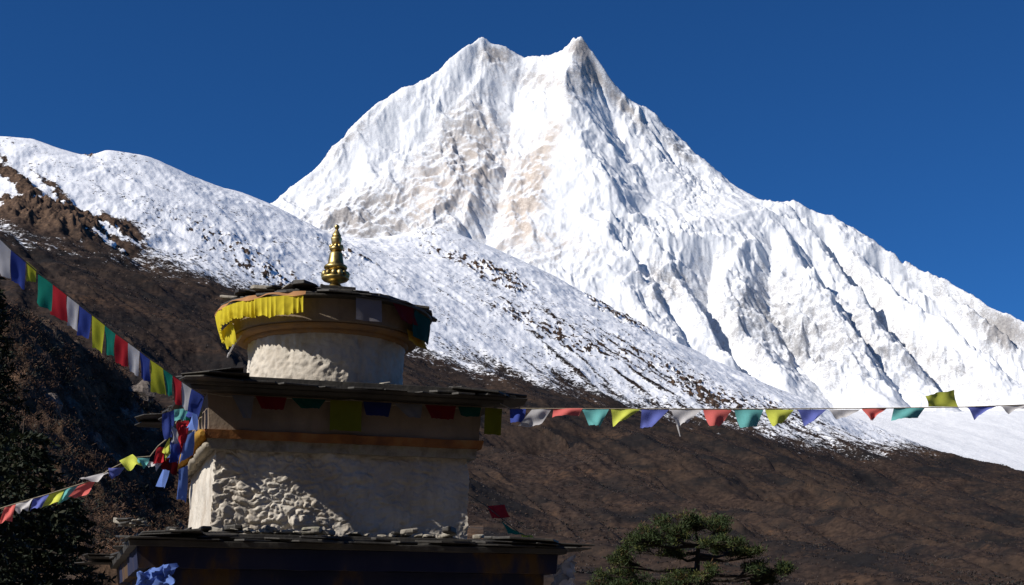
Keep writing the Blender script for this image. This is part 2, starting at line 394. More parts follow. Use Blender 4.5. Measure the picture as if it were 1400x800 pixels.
    # broken ice of the icefall and of the hanging glacier
    ice = np.clip(blob(px, py, 905, 328, 85, 24, 0) + blob(px, py, 955, 265, 36, 22) + 0.8 * blob(px, py, 915, 230, 30, 12, 30) + 0.6 * blob(px, py, 1080, 300, 40, 14, 20) + 0.5 * blob(px, py, 715, 150, 32, 18), 0, 1)
    z2 += ice * 26 * np.round(2.4 * fbm(X / 110, Yg / 60, 3, 91)) + ice * 18 * fbm(X / 42, Yg / 35, 4, 95, 0.6, True)
    crag = np.clip(blob(px, py, 905, 390, 60, 50) + blob(px, py, 1040, 430, 90, 80, 30) + blob(px, py, 1130, 475, 95, 75, 40) + blob(px, py, 1240, 470, 110, 60, 40) + 0.5 * blob(px, py, 1180, 360, 80, 40, 40), 0, 1)
    z2 += crag * field * (52 * fbm(wx / 260, wy / 260, 4, 431, 0.55, True) + 20 * fbm(X / 75, Yg / 75, 4, 433, 0.6, True))
    z2 += (1 - field) * (5 * fbm(X / 260, Yg / 260, 4, 61) + 2.0 * np.sin((X * 0.9 + Yg * 0.35) / 42 + 2 * gnoise(X / 200, Yg / 200, 3)) * blob(px, py, 1320, 600, 150, 40))
    gx2, gy2 = grads(z2, U, V); sl = np.hypot(gx2, gy2)
    px, py = project(X, Yg, z2)
    reg = (0.66 * blob(px, py, 560, 285, 125, 62, -18) + 0.55 * blob(px, py, 470, 292, 50, 40) + 0.6 * blob(px, py, 640, 190, 60, 65) + 0.5 * blob(px, py, 740, 110, 60, 20)
           + 0.75 * blob(px, py, 715, 290, 30, 75, 20) + 0.55 * blob(px, py, 745, 205, 18, 60, 25) + 0.5 * blob(px, py, 770, 345, 50, 30)
           + 0.45 * blob(px, py, 805, 90, 14, 30, -20) + 0.7 * blob(px, py, 850, 140, 10, 55, -42) + 0.8 * blob(px, py, 930, 205, 30, 8, 42)
           + 0.9 * blob(px, py, 792, 66, 14, 14) + 0.7 * blob(px, py, 675, 75, 26, 16) + 0.45 * blob(px, py, 470, 190, 60, 12, -42)
           + 0.3 * blob(px, py, 790, 120, 16, 22) + 0.42 * blob(px, py, 905, 390, 42, 42) + 0.42 * blob(px, py, 1030, 430, 80, 75, 30)
           + 0.44 * blob(px, py, 1120, 475, 80, 62, 40) + 0.36 * blob(px, py, 1230, 480, 90, 42, 40) + 0.9 * blob(px, py, 1370, 450, 40, 28, 30)
           + 0.4 * blob(px, py, 1290, 400, 70, 20, 38) + 0.4 * blob(px, py, 1170, 370, 50, 18, 45) + 0.35 * blob(px, py, 1330, 520, 70, 30, 30))
    snowy = 0.8 * blob(px, py, 790, 260, 26, 60, -25) + 0.8 * blob(px, py, 520, 215, 110, 18, -42) + 0.7 * blob(px, py, 960, 285, 80, 30, 10) + 0.5 * blob(px, py, 700, 130, 30, 30)
    steep = sm(0.75, 1.7, sl)
    rock = np.clip(reg, 0, 1) * (0.38 + 0.50 * steep + 0.35 * fbm(X / 140, Yg / 140, 4, 411)) + 0.20 * steep - 0.5 * snowy
    rock = (rock + np.clip(reg, 0, 1) * sm(840, 940, px) * (0.28 * fbm(X / 90, Yg / 90, 4, 441, 0.65) + 0.22 * fbm(X / 30, Yg / 30, 3, 443, 0.6))) * field
    warm = np.clip(1.0 - sm(820, 1000, px) + 0.5 * blob(px, py, 1370, 450, 60, 40), 0.1, 1) * np.clip(0.35 + blob(px, py, 720, 260, 90, 110) + 0.6 * blob(px, py, 590, 260, 60, 40), 0, 1)
    return grid_mesh('snow_mountain', X, Yg, z2, {'rock': rock, 'warm': warm}, snow_rock_material())
snow_peak()

# ------------------------------------------------------------------ hillside in front of the peak
def hill_material():
    m, t, b = mat('scrub_hillside', 0.9, 0.1)
    co = coords(t)
    sn = attr(t, 'snow'); rk = attr(t, 'rock')
    n0 = noise_tex(t, co, 0.006, 6, 0.6); n1 = noise_tex(t, co, 0.035, 7, 0.65); n2 = noise_tex(t, co, 0.16, 5, 0.65)
    f = math_(t, 'ADD', sn, math_(t, 'MULTIPLY', math_(t, 'SUBTRACT', n2, 0.5), 0.9))
    f = math_(t, 'ADD', f, math_(t, 'MULTIPLY', math_(t, 'SUBTRACT', n1, 0.5), 0.7))
    n3 = noise_tex(t, coords(t, (1.0, 0.55, 1.3), (0, 0, 0.6)), 0.16, 4, 0.65)
    f = math_(t, 'SUBTRACT', f, math_(t, 'MULTIPLY', ramp(t, n3, [(0.53, (0, 0, 0)), (0.66, (1, 1, 1))]), math_(t, 'MULTIPLY', ramp(t, noise_tex(t, co, 0.012, 5, 0.65), [(0.48, (0.15, .15, .15)), (0.62, (1, 1, 1))]), 1.0)))
    mask = ramp(t, f, [(0.40, (0, 0, 0)), (0.56, (1, 1, 1))])
    scrub = ramp(t, n2, [(0.32, (0.016, 0.011, 0.010)), (0.5, (0.052, 0.034, 0.027)), (0.68, (0.10, 0.064, 0.045))])
    scrub2 = ramp(t, n1, [(0.35, (0.030, 0.025, 0.022)), (0.65, (0.115, 0.072, 0.046))])
    brown = mix(t, ramp(t, n0, [(0.35, (0, 0, 0)), (0.65, (1, 1, 1))]), scrub, scrub2)
    brown = mix(t, 0.3, brown, scrub)
    pt_ = ramp(t, noise_tex(t, coords(t, (0.7, 1.0, 2.2)), 0.013, 5, 0.6, 0.6), [(0.56, (0, 0, 0)), (0.72, (1, 1, 1))])
    brown = mix(t, math_(t, 'MULTIPLY', pt_, math_(t, 'MULTIPLY', ramp(t, n2, [(0.4, (0, 0, 0)), (0.6, (1, 1, 1))]), 0.8)), brown, (0.15, 0.082, 0.045))
    dk = ramp(t, noise_tex(t, coords(t, (0.8, 1.0, 1.6), (0, 0, 0.5)), 0.008, 7, 0.68, 0.4), [(0.47, (0, 0, 0)), (0.60, (0.9, 0.9, 0.9))])
    brown = mix(t, dk, brown, (0.018, 0.017, 0.018))
    rockc = ramp(t, n2, [(0.3, (0.045, 0.032, 0.026)), (0.52, (0.12, 0.075, 0.05)), (0.7, (0.24, 0.15, 0.09))])
    ground = mix(t, rk, brown, rockc)
    t.links.new(mix(t, mask, mix(t, math_(t, 'SUBTRACT', 0.40, math_(t, 'MULTIPLY', rk, 0.18)), ground, (0.0, 0.0, 0.0)), (0.90, 0.90, 0.905)), b.inputs['Base Color'])
    bump(t, b, noise_tex(t, co, 0.12, 6, 0.65), 0.3, 4)
    return m
HILL = {}
def hillside():
    U = np.linspace(-0.46, 0.46, 1250)
    V = np.concatenate([np.geomspace(330, 900, 60, endpoint=False), np.geomspace(900, 4700, 720)])
    crest = [(-250, 190, 2450), (-100, 182, 2500), (0, 186, 2550), (45, 190, 2600), (75, 201, 2620), (110, 212, 2650), (128, 212, 2650), (145, 204, 2680), (175, 208, 2720), (205, 213, 2750), (225, 223, 2780), (260, 240, 2830), (300, 256, 2900), (330, 263, 2950), (350, 271, 2980), (375, 282, 3020), (410, 304, 3080), (440, 318, 3150), (470, 324, 3250), (510, 326, 3350), (545, 321, 3450), (575, 312, 3500), (600, 309, 3550), (625, 318, 3560), (660, 332, 3600), (700, 350, 3650), (760, 378, 3700), (800, 402, 3750), (850, 430, 3800), (900, 461, 3850), (950, 484, 3900), (1000, 506, 3950), (1100, 546, 4050), (1180, 580, 4150), (1230, 600, 4200), (1280, 620, 4250), (1340, 650, 4300), (1600, 720, 4300)]
    shoulder = [(1130, 602, 3350), (1200, 617, 3300), (1250, 621, 3260), (1290, 623, 3230), (1340, 633, 3180), (1400, 646, 3100), (1500, 676, 3000), (1700, 740, 2800)]
    dip = [(1180, 610, 3700), (1260, 628, 3650), (1400, 665, 3600), (1600, 720, 3500)]
    L = [crest, shoulder, dip,
         [(-250, 470, 1200), (0, 460, 1300), (300, 540, 1600), (560, 600, 1850), (800, 650, 2000), (1050, 700, 2000), (1300, 740, 2000), (1600, 790, 1900)],
         [(-250, 330, 1750), (0, 318, 1850), (200, 372, 2050), (420, 440, 2350), (620, 490, 2550), (800, 530, 2750), (1000, 580, 2850), (1150, 640, 2750)],
         [(-250, 860, 350), (300, 860, 350), (700, 865, 350), (1600, 870, 350)],
         [(-250, 690, 700), (300, 720, 800), (700, 760, 950), (1100, 790, 1050), (1600, 830, 1100)],
         # shallow spurs and gullies that run down to the right
         [(620, 520, 2350), (720, 572, 2120), (850, 635, 1850), (980, 712, 1520), (1100, 782, 1220)],
         [(700, 590, 2220), (820, 655, 1980), (940, 735, 1700), (1030, 790, 1450)],
         [(560, 560, 2000), (640, 630, 1750), (740, 710, 1450), (800, 780, 1150)],
         [(940, 590, 2650), (1050, 637, 2300), (1180, 694, 1980), (1320, 762, 1600)],
         [(1010, 650, 2480), (1130, 705, 2150), (1260, 770, 1850)], [(1180, 660, 2700), (1300, 700, 2400), (1420, 750, 2100)],
         [(180, 380, 1950), (270, 450, 1750), (380, 540, 1500)], [(80, 370, 1750), (150, 440, 1550), (220, 500, 1400)],
         [(-250, 700, 4650), (300, 640, 4650), (900, 660, 4650), (1650, 760, 4650)]]
    z = blur(diffuse(U, V, L, len(U), len(V)), 5)
    Yg = np.repeat(V[:, None], len(U), 1); X = U[None, :] * Yg
    px, py = project(X, Yg, z)
    zb = blur(z, 14)
    cy = np.interp(U, [pt(*p).x / p[2] for p in crest], [p[2] for p in crest])[None, :]
    keep = 1 - 0.8 * np.exp(-((Yg - cy) / 60.0) ** 2)
    wx, wy = X + 30 * gnoise(X / 120, Yg / 120, 5), Yg + 30 * gnoise(X / 120, Yg / 120, 9)
    big = lic(zb, U, V, fbm(wx / 90, wy / 90, 3, 121), 16, 16)
    mid = lic(zb, U, V, fbm(wx / 30, wy / 30, 3, 133), 7, 14)
    near = np.clip(Yg / 1500, 0.3, 1)
    z2 = z + keep * near * (12 * fbm(wx / 260, wy / 260, 4, 151) + 0.7 * big + 0.3 * mid + 7.5 * fbm(wx / 75, wy / 75, 5, 161, 0.62) + 3 * fbm(wx / 130, wy / 130, 3, 165, 0.5, True))
    zrough = z2.copy()
    # snow lies above roughly the same height everywhere, lower on the shaded far side
    line_z = np.interp(px, [0, 180, 350, 590, 760, 930, 1100, 1280], [690, 655, 640, 565, 545, 505, 455, 390])
    ly = np.interp(px, [-200, 0, 60, 120, 180, 240, 350, 480, 590, 680, 760, 860, 930, 1000, 1060, 1110, 1200, 1280], [300, 318, 326, 336, 350, 365, 398, 440, 482, 505, 520, 545, 562, 572, 588, 602, 614, 606])
    snow = 0.5 + (ly - py) / 42.0 * 0.5
    snow = np.clip(snow, -0.6, 1.05) + 0.12 * np.clip(big, -2, 2) * blob(px, py, 700, 470, 420, 60, 20)
    snow = np.where(snow > 0.9, np.minimum(snow, 0.97), snow)
    streak = 0.33 * np.clip(mid, 0, 2.2) * (blob(px, py, 850, 500, 200, 40, 26) + 0.4 * blob(px, py, 650, 420, 300, 50, 20) + 0.5 * blob(px, py, 1120, 570, 110, 26, 26))
    spk = sm(-0.05, 0.25, fbm(X / 16, Yg / 26, 4, 423, 0.65)) * 1.2
    crag = 0.05 + 1.4 * sm(-0.08, 0.32, fbm(X / 75, Yg / 75, 4, 421, 0.6, True) + 0.25 * big * 0.5)
    rocks = ((0.9 * blob(px, py, 50, 300, 110, 17, 16) + 0.9 * blob(px, py, 130, 306, 60, 14, 12) + 0.7 * blob(px, py, 30, 258, 60, 8, 40) + 0.5 * blob(px, py, 75, 262, 50, 6, 42)) * crag + spk * (0.9 * blob(px, py, 685, 382, 50, 13, 22) + 0.55 * blob(px, py, 880, 490, 120, 20, 26) + 0.5 * blob(px, py, 420, 400, 120, 16, 25) + 0.5 * blob(px, py, 300, 330, 120, 20, 24) + 0.6 * blob(px, py, 740, 450, 110, 14, 26) + 0.6 * blob(px, py, 620, 350, 70, 9, 18)
             + 0.8 * blob(px, py, 845, 430, 60, 9, 30) + 0.9 * blob(px, py, 965, 542, 50, 12, 22) + 0.7 * blob(px, py, 600, 316, 38, 6, 0) + 0.9 * blob(px, py, 124, 212, 9, 3)
             + 0.6 * blob(px, py, 470, 345, 60, 8, 22) + 0.6 * blob(px, py, 770, 465, 30, 6, 26) + 0.6 * blob(px, py, 1060, 560, 60, 8, 26)) + 0.7 * blob(px, py, 20, 240, 50, 6, 50))
    gx2, gy2 = grads(z2, U, V)
    cliff = fbm(X / 34, Yg / 34, 4, 171, 0.6, True)
    rockm = np.clip(rocks * (0.75 + 0.9 * cliff), 0, 1.2)
    z2 += rockm * near * (7 * fbm(X / 22, Yg / 22, 4, 181, 0.6, True) + 14 * blob(px, py, 60, 295, 140, 45, 15) * fbm(X / 45, Yg / 60, 3, 183, 0.5, True))
    snow = snow - rockm * 0.95 - streak - 0.12 * np.clip(fbm(X / 45, Yg / 45, 4, 191), 0, 1)
    # scrub: a lumpy cover of bushes below the snow
    bare = 1 - sm(0.35, 0.6, snow)
    lump = fbm(X / 7.5, Yg / 7.5, 2, 201) ; lump2 = fbm(X / 19, Yg / 19, 3, 207, 0.6)
    z2 += bare * near * (0.6 * lump + 2.0 * lump2) + bare * (3.2 * big + 1.1 * mid)
    z2 += (1 - bare) * keep * (0.9 * fbm(X / 11, Yg / 15, 3, 211, 0.6) + 1.6 * np.maximum(0, fbm(X / 24, Yg / 34, 4, 213, 0.6)) + 2.2 * fbm(X / 48, Yg / 60, 3, 215, 0.5, True))
    HILL.update(U=U, V=V, z=z2, bare=bare, rocks=rocks)
    return grid_mesh('hillside', X, Yg, z2, {'snow': snow, 'rock': np.clip(rocks * 1.2, 0, 1) * sm(0, 0.3, py * 0 + rocks)}, hill_material())
hillside()
# ------------------------------------------------------------------ ground and the wooded bank on the left
M['earth'] = simple('dry_earth', [(0.3, (0.05, 0.038, 0.027)), (0.6, (0.10, 0.075, 0.052)), (0.8, (0.15, 0.12, 0.08))], 0.8, 8, bs=0.6, bd=0.05)
g = MB(); g.add([(-25000, -8000, 0), (25000, -8000, 0), (25000, 40000, 0), (-25000, 40000, 0)], [(0, 1, 2, 3)])
tag(g.build('ground', M['earth']), kind='structure')

M['sky_blocker'] = simple('dark_sky_blocker', [(0.3, (0.015, 0.016, 0.010)), (0.7, (0.04, 0.036, 0.022))], 0.3, 6, bs=0.8, bd=0.5)
def add_sky_blocker():  # dark slope out of view, added to cut skylight on the stupa
    b = MB(); nx, ny = 60, 24; vs = []
    for i in range(ny + 1):
        for j in range(nx + 1):
            x = -260 + 620 * j / nx; t_ = i / ny; y = -14 - 130 * t_
            hmax = 110 * float(sm(-200, 20, np.float64(x))) + 22
            vs.append((x, y, hmax * t_ ** 0.9 - 0.5 + (3 * t_ + .2) * mnoise.noise(Vector((x / 12, y / 12, 0)))))
    b.add(vs, [(i*(nx+1)+j, i*(nx+1)+j+1, (i+1)*(nx+1)+j+1, (i+1)*(nx+1)+j) for i in range(ny) for j in range(nx)])
    tag(b.build('sky_blocker_slope', M['sky_blocker'], None, True), kind='structure')
add_sky_blocker()

def bank_material():
    m, t, b = mat('rocky_bank', 0.9, 0.1); co = coords(t)
    rk = attr(t, 'rock'); n1 = noise_tex(t, co, 0.5, 7, 0.65); n2 = noise_tex(t, co, 2.0, 6, 0.65)
    a = ramp(t, n1, [(0.35, (0.020, 0.013, 0.009)), (0.52, (0.075, 0.046, 0.028)), (0.7, (0.17, 0.10, 0.058))])
    r_ = ramp(t, n2, [(0.35, (0.08, 0.06, 0.05)), (0.65, (0.22, 0.19, 0.17))])
    t.links.new(mix(t, rk, a, r_), b.inputs['Base Color'])
    bump(t, b, n2, 0.9, 0.35); return m
BU = np.linspace(-0.62, -0.02, 520); BV = np.linspace(60, 290, 330)
def wooded_bank():
    L = [[(-400, 300, 150), (-100, 345, 152), (0, 405, 155), (60, 440, 160), (110, 478, 165), (160, 520, 170), (205, 548, 175), (250, 596, 180), (300, 660, 190), (380, 760, 205), (480, 860, 220)],
         [(-400, 640, 100), (0, 700, 105), (150, 740, 110), (260, 800, 120), (420, 880, 130)],
         [(150, 560, 165), (130, 620, 145), (110, 690, 120)], [(40, 480, 150), (30, 560, 130), (10, 640, 115)],
         [(215, 600, 168), (215, 680, 150), (200, 760, 125)],
         [(-400, 884, 61), (0, 884, 61), (690, 884, 61)], [(-400, 700, 288), (0, 700, 288), (300, 860, 288), (690, 884, 288)],
         [(690, 884, 61), (690, 884, 288)]]
    z = blur(diffuse(BU, BV, L, len(BU), len(BV)), 3)
    Y = np.repeat(BV[:, None], len(BU), 1); X = BU[None, :] * Y
    edge = sm(61, 85, Y) * (1 - sm(255, 288, Y)) * (1 - sm(-0.08, -0.03, X / Y))
    z = z + edge * (3.0 * fbm(X / 22, Y / 22, 4, 301, 0.55) + 1.4 * fbm(X / 6, Y / 6, 4, 305, 0.6, True) + 0.5 * fbm(X / 1.6, Y / 1.6, 3, 309))
    px, py = project(X, Y, z)
    r1 = sm(0.1, 0.35, fbm(X / 7, Y / 7, 4, 311, 0.6)) * np.clip(0.25 + blob(px, py, 185, 600, 40, 60, 30) + 0.6 * blob(px, py, 120, 560, 60, 60), 0, 1)
    z = z + edge * r1 * 1.2 * np.abs(fbm(X / 3, Y / 3, 3, 317))
    grid_mesh('wooded_bank_terrain', X, Y, z, {'rock': r1}, bank_material())
    return z
BZ = wooded_bank()
def bank_h(x, y):
    j = int(np.clip(np.searchsorted(BU, x / y), 0, len(BU) - 1)); i = int(np.clip(np.searchsorted(BV, y), 0, len(BV) - 1))
    return float(BZ[i, j])

# blades: many narrow leaves or twigs as one mesh, from arrays of base point, direction and size
def blades(name, P, D, Ln, W, mats, mi=None, parent=None, seed=0):
    rs = np.random.RandomState(seed)
    P = np.asarray(P, float); D = np.asarray(D, float); D /= np.linalg.norm(D, axis=1)[:, None] + 1e-9
    S = np.cross(D, rs.normal(size=D.shape)); S /= np.linalg.norm(S, axis=1)[:, None] + 1e-9
    Ln = np.asarray(Ln)[:, None]; W = np.asarray(W)[:, None]
    v = np.stack([P - S * W * .35, P + S * W * .35, P + D * Ln * .55 + S * W, P + D * Ln, P + D * Ln * .55 - S * W], 1).reshape(-1, 3).astype(np.float32)
    n = len(P); base = (np.arange(n) * 5)[:, None]
    q = (base + np.array([0, 1, 2, 3, 4])).astype(np.int32)
    me = bpy.data.meshes.new(name); me.vertices.add(len(v)); me.vertices.foreach_set('co', v.ravel())
    me.loops.add(q.size); me.loops.foreach_set('vertex_index', q.ravel())
    me.polygons.add(n); me.polygons.foreach_set('loop_start', np.arange(0, q.size, 5, dtype=np.int32))
    for m in mats: me.materials.append(m)
    if mi is not None: me.polygons.foreach_set('material_index', np.asarray(mi, dtype=np.int32))
    me.update(calc_edges=True)
    o = bpy.data.objects.new(name, me); col.objects.link(o)
    if parent: o.parent = parent
    return o
def leafmat(name, c, tr=0.2):
    m, t, b = mat(name, 0.7, 0.25); co = coords(t)
    base = mix(t, noise_tex(t, co, 3, 4), [x * 0.6 for x in c], [x * 1.4 for x in c]); t.links.new(base, b.inputs['Base Color'])
    tl = N(t, 'BsdfTranslucent'); t.links.new(base, tl.inputs[0]); mx = N(t, 'MixShader'); mx.inputs[0].default_value = tr
    t.links.new(b.outputs[0], mx.inputs[1]); t.links.new(tl.outputs[0], mx.inputs[2]); t.links.new(mx.outputs[0], t.nodes['Material Output'].inputs[0])
    return m
M['needle'] = leafmat('fir_needles', (0.018, 0.026, 0.014)); M['needle2'] = leafmat('dull_fir_needles', (0.030, 0.034, 0.014))
M['pine'] = leafmat('pine_needles', (0.034, 0.052, 0.015)); M['pine2'] = leafmat('yellow_green_needles', (0.085, 0.09, 0.022)); M['pine3'] = leafmat('brown_needles', (0.10, 0.055, 0.02))
M['twig'] = leafmat('bare_brown_twigs', (0.075, 0.042, 0.026), 0.0); M['twig2'] = leafmat('russet_twigs', (0.14, 0.072, 0.038), 0.0); M['twig3'] = leafmat('dark_evergreen_scrub', (0.016, 0.018, 0.012), 0.0)
M['bark'] = simple('bark', [(0.35, (0.022, 0.017, 0.013)), (0.7, (0.06, 0.045, 0.034))], 6, bs=0.8, bd=0.03, sc3=(3, 3, 0.6))

# undergrowth of the bank: bare bushes nobody could count
def undergrowth():
    rs = np.random.RandomState(5); P = []; D = []; Ln = []; W = []; mi = []
    n = 0
    while n < 5200:
        y = rs.uniform(80, 200); u = rs.uniform(-0.42, -0.17); x = u * y
        z = bank_h(x, y)
        if z < 3: n += 1; continue
        n += 1
        s = rs.uniform(0.5, 1.7); k = 44; c = rs.choice([0, 0, 1, 1, 2])
        d = rs.normal(size=(k, 3)) * [1, 1, 0.7]; d[:, 2] = np.abs(d[:, 2]) + 0.2
        b0 = np.array([x, y, z]) + rs.normal(size=(k, 3)) * [s * .35, s * .35, s * .2]
        P.append(b0); D.append(d); Ln.append(rs.uniform(.12, .38, k) * s); W.append(np.full(k, .016 * s) if c != 2 else np.full(k, .035 * s)); mi.append(np.full(k, c))
    o = blades('undergrowth', np.concatenate(P), np.concatenate(D), np.concatenate(Ln), np.concatenate(W), [M['twig'], M['twig2'], M['twig3']], np.concatenate(mi))
    tag(o, 'bare brown bushes and dark scrub covering the bank behind the left flag strings', 'undergrowth', kind='stuff')
undergrowth()

def hillside_scrub():
    rs = np.random.RandomState(8); n = 150000
    U, V, z, bare = HILL['U'], HILL['V'], HILL['z'], HILL['bare']
    y = np.exp(rs.uniform(math.log(560), math.log(3600), n)); u = rs.uniform(-0.40, 0.40, n); x = u * y
    j = np.interp(u, U, np.arange(len(U))).astype(int); i = np.interp(y, V, np.arange(len(V))).astype(int)
    d = 1.3 * fbm(x / 170, y / 170, 5, 501, 0.6) + 0.4 * fbm(x / 35, y / 35, 3, 503)
    ok = (bare[i, j] > rs.uniform(0.3, 1.0, n)) & (d + rs.normal(size=n) * .3 > -0.25) & (HILL['rocks'][i, j] < .4)
    x, y, i, j, d = x[ok], y[ok], i[ok], j[ok], d[ok]; n = len(x); k = 5
    sz = rs.uniform(0.7, 1.6, n) * (0.55 + 0.45 * np.clip(y / 1500, .5, 2))
    kind = np.where(d + rs.normal(size=n) * .22 > .38, 2, rs.choice([0, 0, 1, 3], n))
    P = np.stack([x, y, z[i, j]], 1)[:, None, :] + rs.normal(size=(n, k, 3)) * np.array([.5, .5, .15]) * sz[:, None, None]
    D = rs.normal(size=(n, k, 3)) * [1, 1, .5]; D[..., 2] = np.abs(D[..., 2]) + .45
    L_ = (rs.uniform(.7, 1.5, (n, k)) * sz[:, None]); W_ = L_ * np.where(kind == 2, .36, .22)[:, None]
    o = blades('scrub', P.reshape(-1, 3), D.reshape(-1, 3), L_.ravel(), W_.ravel(), [M['hill_twig'], M['hill_russet'], M['hill_dark'], M['hill_grey']], np.repeat(kind, k), seed=8)
    tag(o, 'bare brown scrub covering the slope below the snow line', 'scrub', kind='stuff')
M['hill_twig'] = leafmat('brown_scrub', (0.040, 0.027, 0.021), 0.0); M['hill_russet'] = leafmat('russet_scrub', (0.066, 0.038, 0.024), 0.0)
M['hill_dark'] = leafmat('dark_juniper_scrub', (0.016, 0.017, 0.014), 0.0); M['hill_grey'] = leafmat('grey_scrub', (0.046, 0.036, 0.032), 0.0)
hillside_scrub()

def rock(name, p, s, label, seed):
    b = MB(); rs = random.Random(seed); nlat, nlon = 9, 14; vs = []
    for i in range(nlat + 1):
        th = math.pi * i / nlat
        for j in range(nlon):
            ph = 2 * math.pi * j / nlon; d = Vector((math.sin(th) * math.cos(ph), math.sin(th) * math.sin(ph), math.cos(th)))
            k = 1 + 0.45 * mnoise.noise(d * 1.6 + Vector((seed, 0, 0))) + 0.2 * mnoise.noise(d * 4 + Vector((seed, 3, 0)))
            vs.append(Vector((d.x * s[0], d.y * s[1], d.z * s[2])) * k)
    b.add(vs, [(i * nlon + j, (i + 1) * nlon + j, (i + 1) * nlon + (j + 1) % nlon, i * nlon + (j + 1) % nlon) for i in range(nlat) for j in range(nlon)])
    o = b.build(name, M['boulder']); o.location = p; return tag(o, label, 'boulder', 'boulders on the bank')
M['boulder'] = simple('grey_boulder', [(0.35, (0.06, 0.048, 0.04)), (0.6, (0.17, 0.14, 0.12))], 1.5, bs=0.9, bd=0.1)
for px_, Y_, s_, lab in ((66, 140, (1.0, .9, 1.3), 'pale grey boulder lying below the fir branches, leftmost on the bank'),
                         (128, 146, (.75, .7, 1.1), 'small round grey boulder on the middle of the dark bank'),
                         (190, 168, (1.7, 1.2, 1.5), 'large rugged boulder beside the left eave of the shrine')):
    p = pt(px_, 600, Y_); rock('boulder', (p.x, Y_, bank_h(p.x, Y_) + s_[2] * .25), s_, lab, px_)

# ------------------------------------------------------------------ trees
def fir(px, Y, top_py, rmax, label, seed, droop=0.25, dens=1.0):
    rs = np.random.RandomState(seed); top = pt(px, top_py, Y); H = top.z; x0 = top.x
    root = tag(empty('fir_tree', (x0, Y, 0)), label, 'tree', 'dark firs at the left edge')
    b = MB(); b.tube([(0.05 * math.sin(k), 0.04 * math.cos(k * 2), H * k / 8) for k in range(9)], [0.13 * (1 - k / 8.3) + 0.004 for k in range(9)], 9)
    P = []; D = []; Ln = []; W = []
    z = H * 0.10
    while z < H - 0.15:
        f = (H - z) / H; nb = 8
        for q in range(nb):
            a = rs.uniform(0, 2 * math.pi); Lb = rmax * (f ** 0.65) * rs.uniform(0.6, 1.1) + 0.12
            d = np.array([math.cos(a), math.sin(a), 0.0]); side = np.array([-d[1], d[0], 0.0]); seg = max(4, int(Lb / 0.16)); pts_ = []
            for k in range(seg + 1):
                t_ = k / seg; pts_.append(np.array([0, 0, z]) + d * Lb * t_ + np.array([0, 0, 0.25 * Lb * t_ - (0.25 + droop) * Lb * t_ * t_]))
            b.tube([tuple(p) for p in pts_], [0.022 * (1 - k / (seg + 1)) + 0.004 for k in range(seg + 1)], 4, False)
            for k in range(1, seg + 1):
                t_ = k / seg
                for sgn in (1, -1):
                    tl = Lb * 0.38 * (1.05 - t_) + 0.12; td = d * 0.6 + side * sgn + np.array([0, 0, rs.uniform(-.35, .1)]); td /= np.linalg.norm(td)
                    m_ = max(6, int(tl / 0.026 * dens)); s_ = rs.uniform(0, 1, m_)
                    base = pts_[k] + td * tl * s_[:, None]
                    dd = td + rs.normal(size=(m_, 3)) * 0.55 + np.array([0, 0, 0.15])
                    P.append(base); D.append(dd); Ln.append(rs.uniform(.06, .15, m_)); W.append(rs.uniform(.012, .024, m_))
        z += rs.uniform(.12, .22)
    b.build('trunk', M['bark'], root)
    P = np.concatenate(P); mi = (rs.uniform(size=len(P)) < 0.3).astype(int)
    blades('crown', P, np.concatenate(D), np.concatenate(Ln), np.concatenate(W), [M['needle'], M['needle2']], mi, root, seed)
fir(-95, 17, 60, 1.9, 'tall dark fir whose branch tips reach in at the left edge below the highest flags', 11)
fir(-22, 24, 385, 2.0, 'big dark fir filling the left edge between the two slanting flag strings', 14, 0.3)
fir(30, 20, 575, 1.7, 'short dark fir in the lower left corner under the pink and white flags', 12, 0.15)
fir(88, 26, 672, 1.5, 'low dark fir at the bottom edge between the corner and the stone shrine', 13, 0.15)

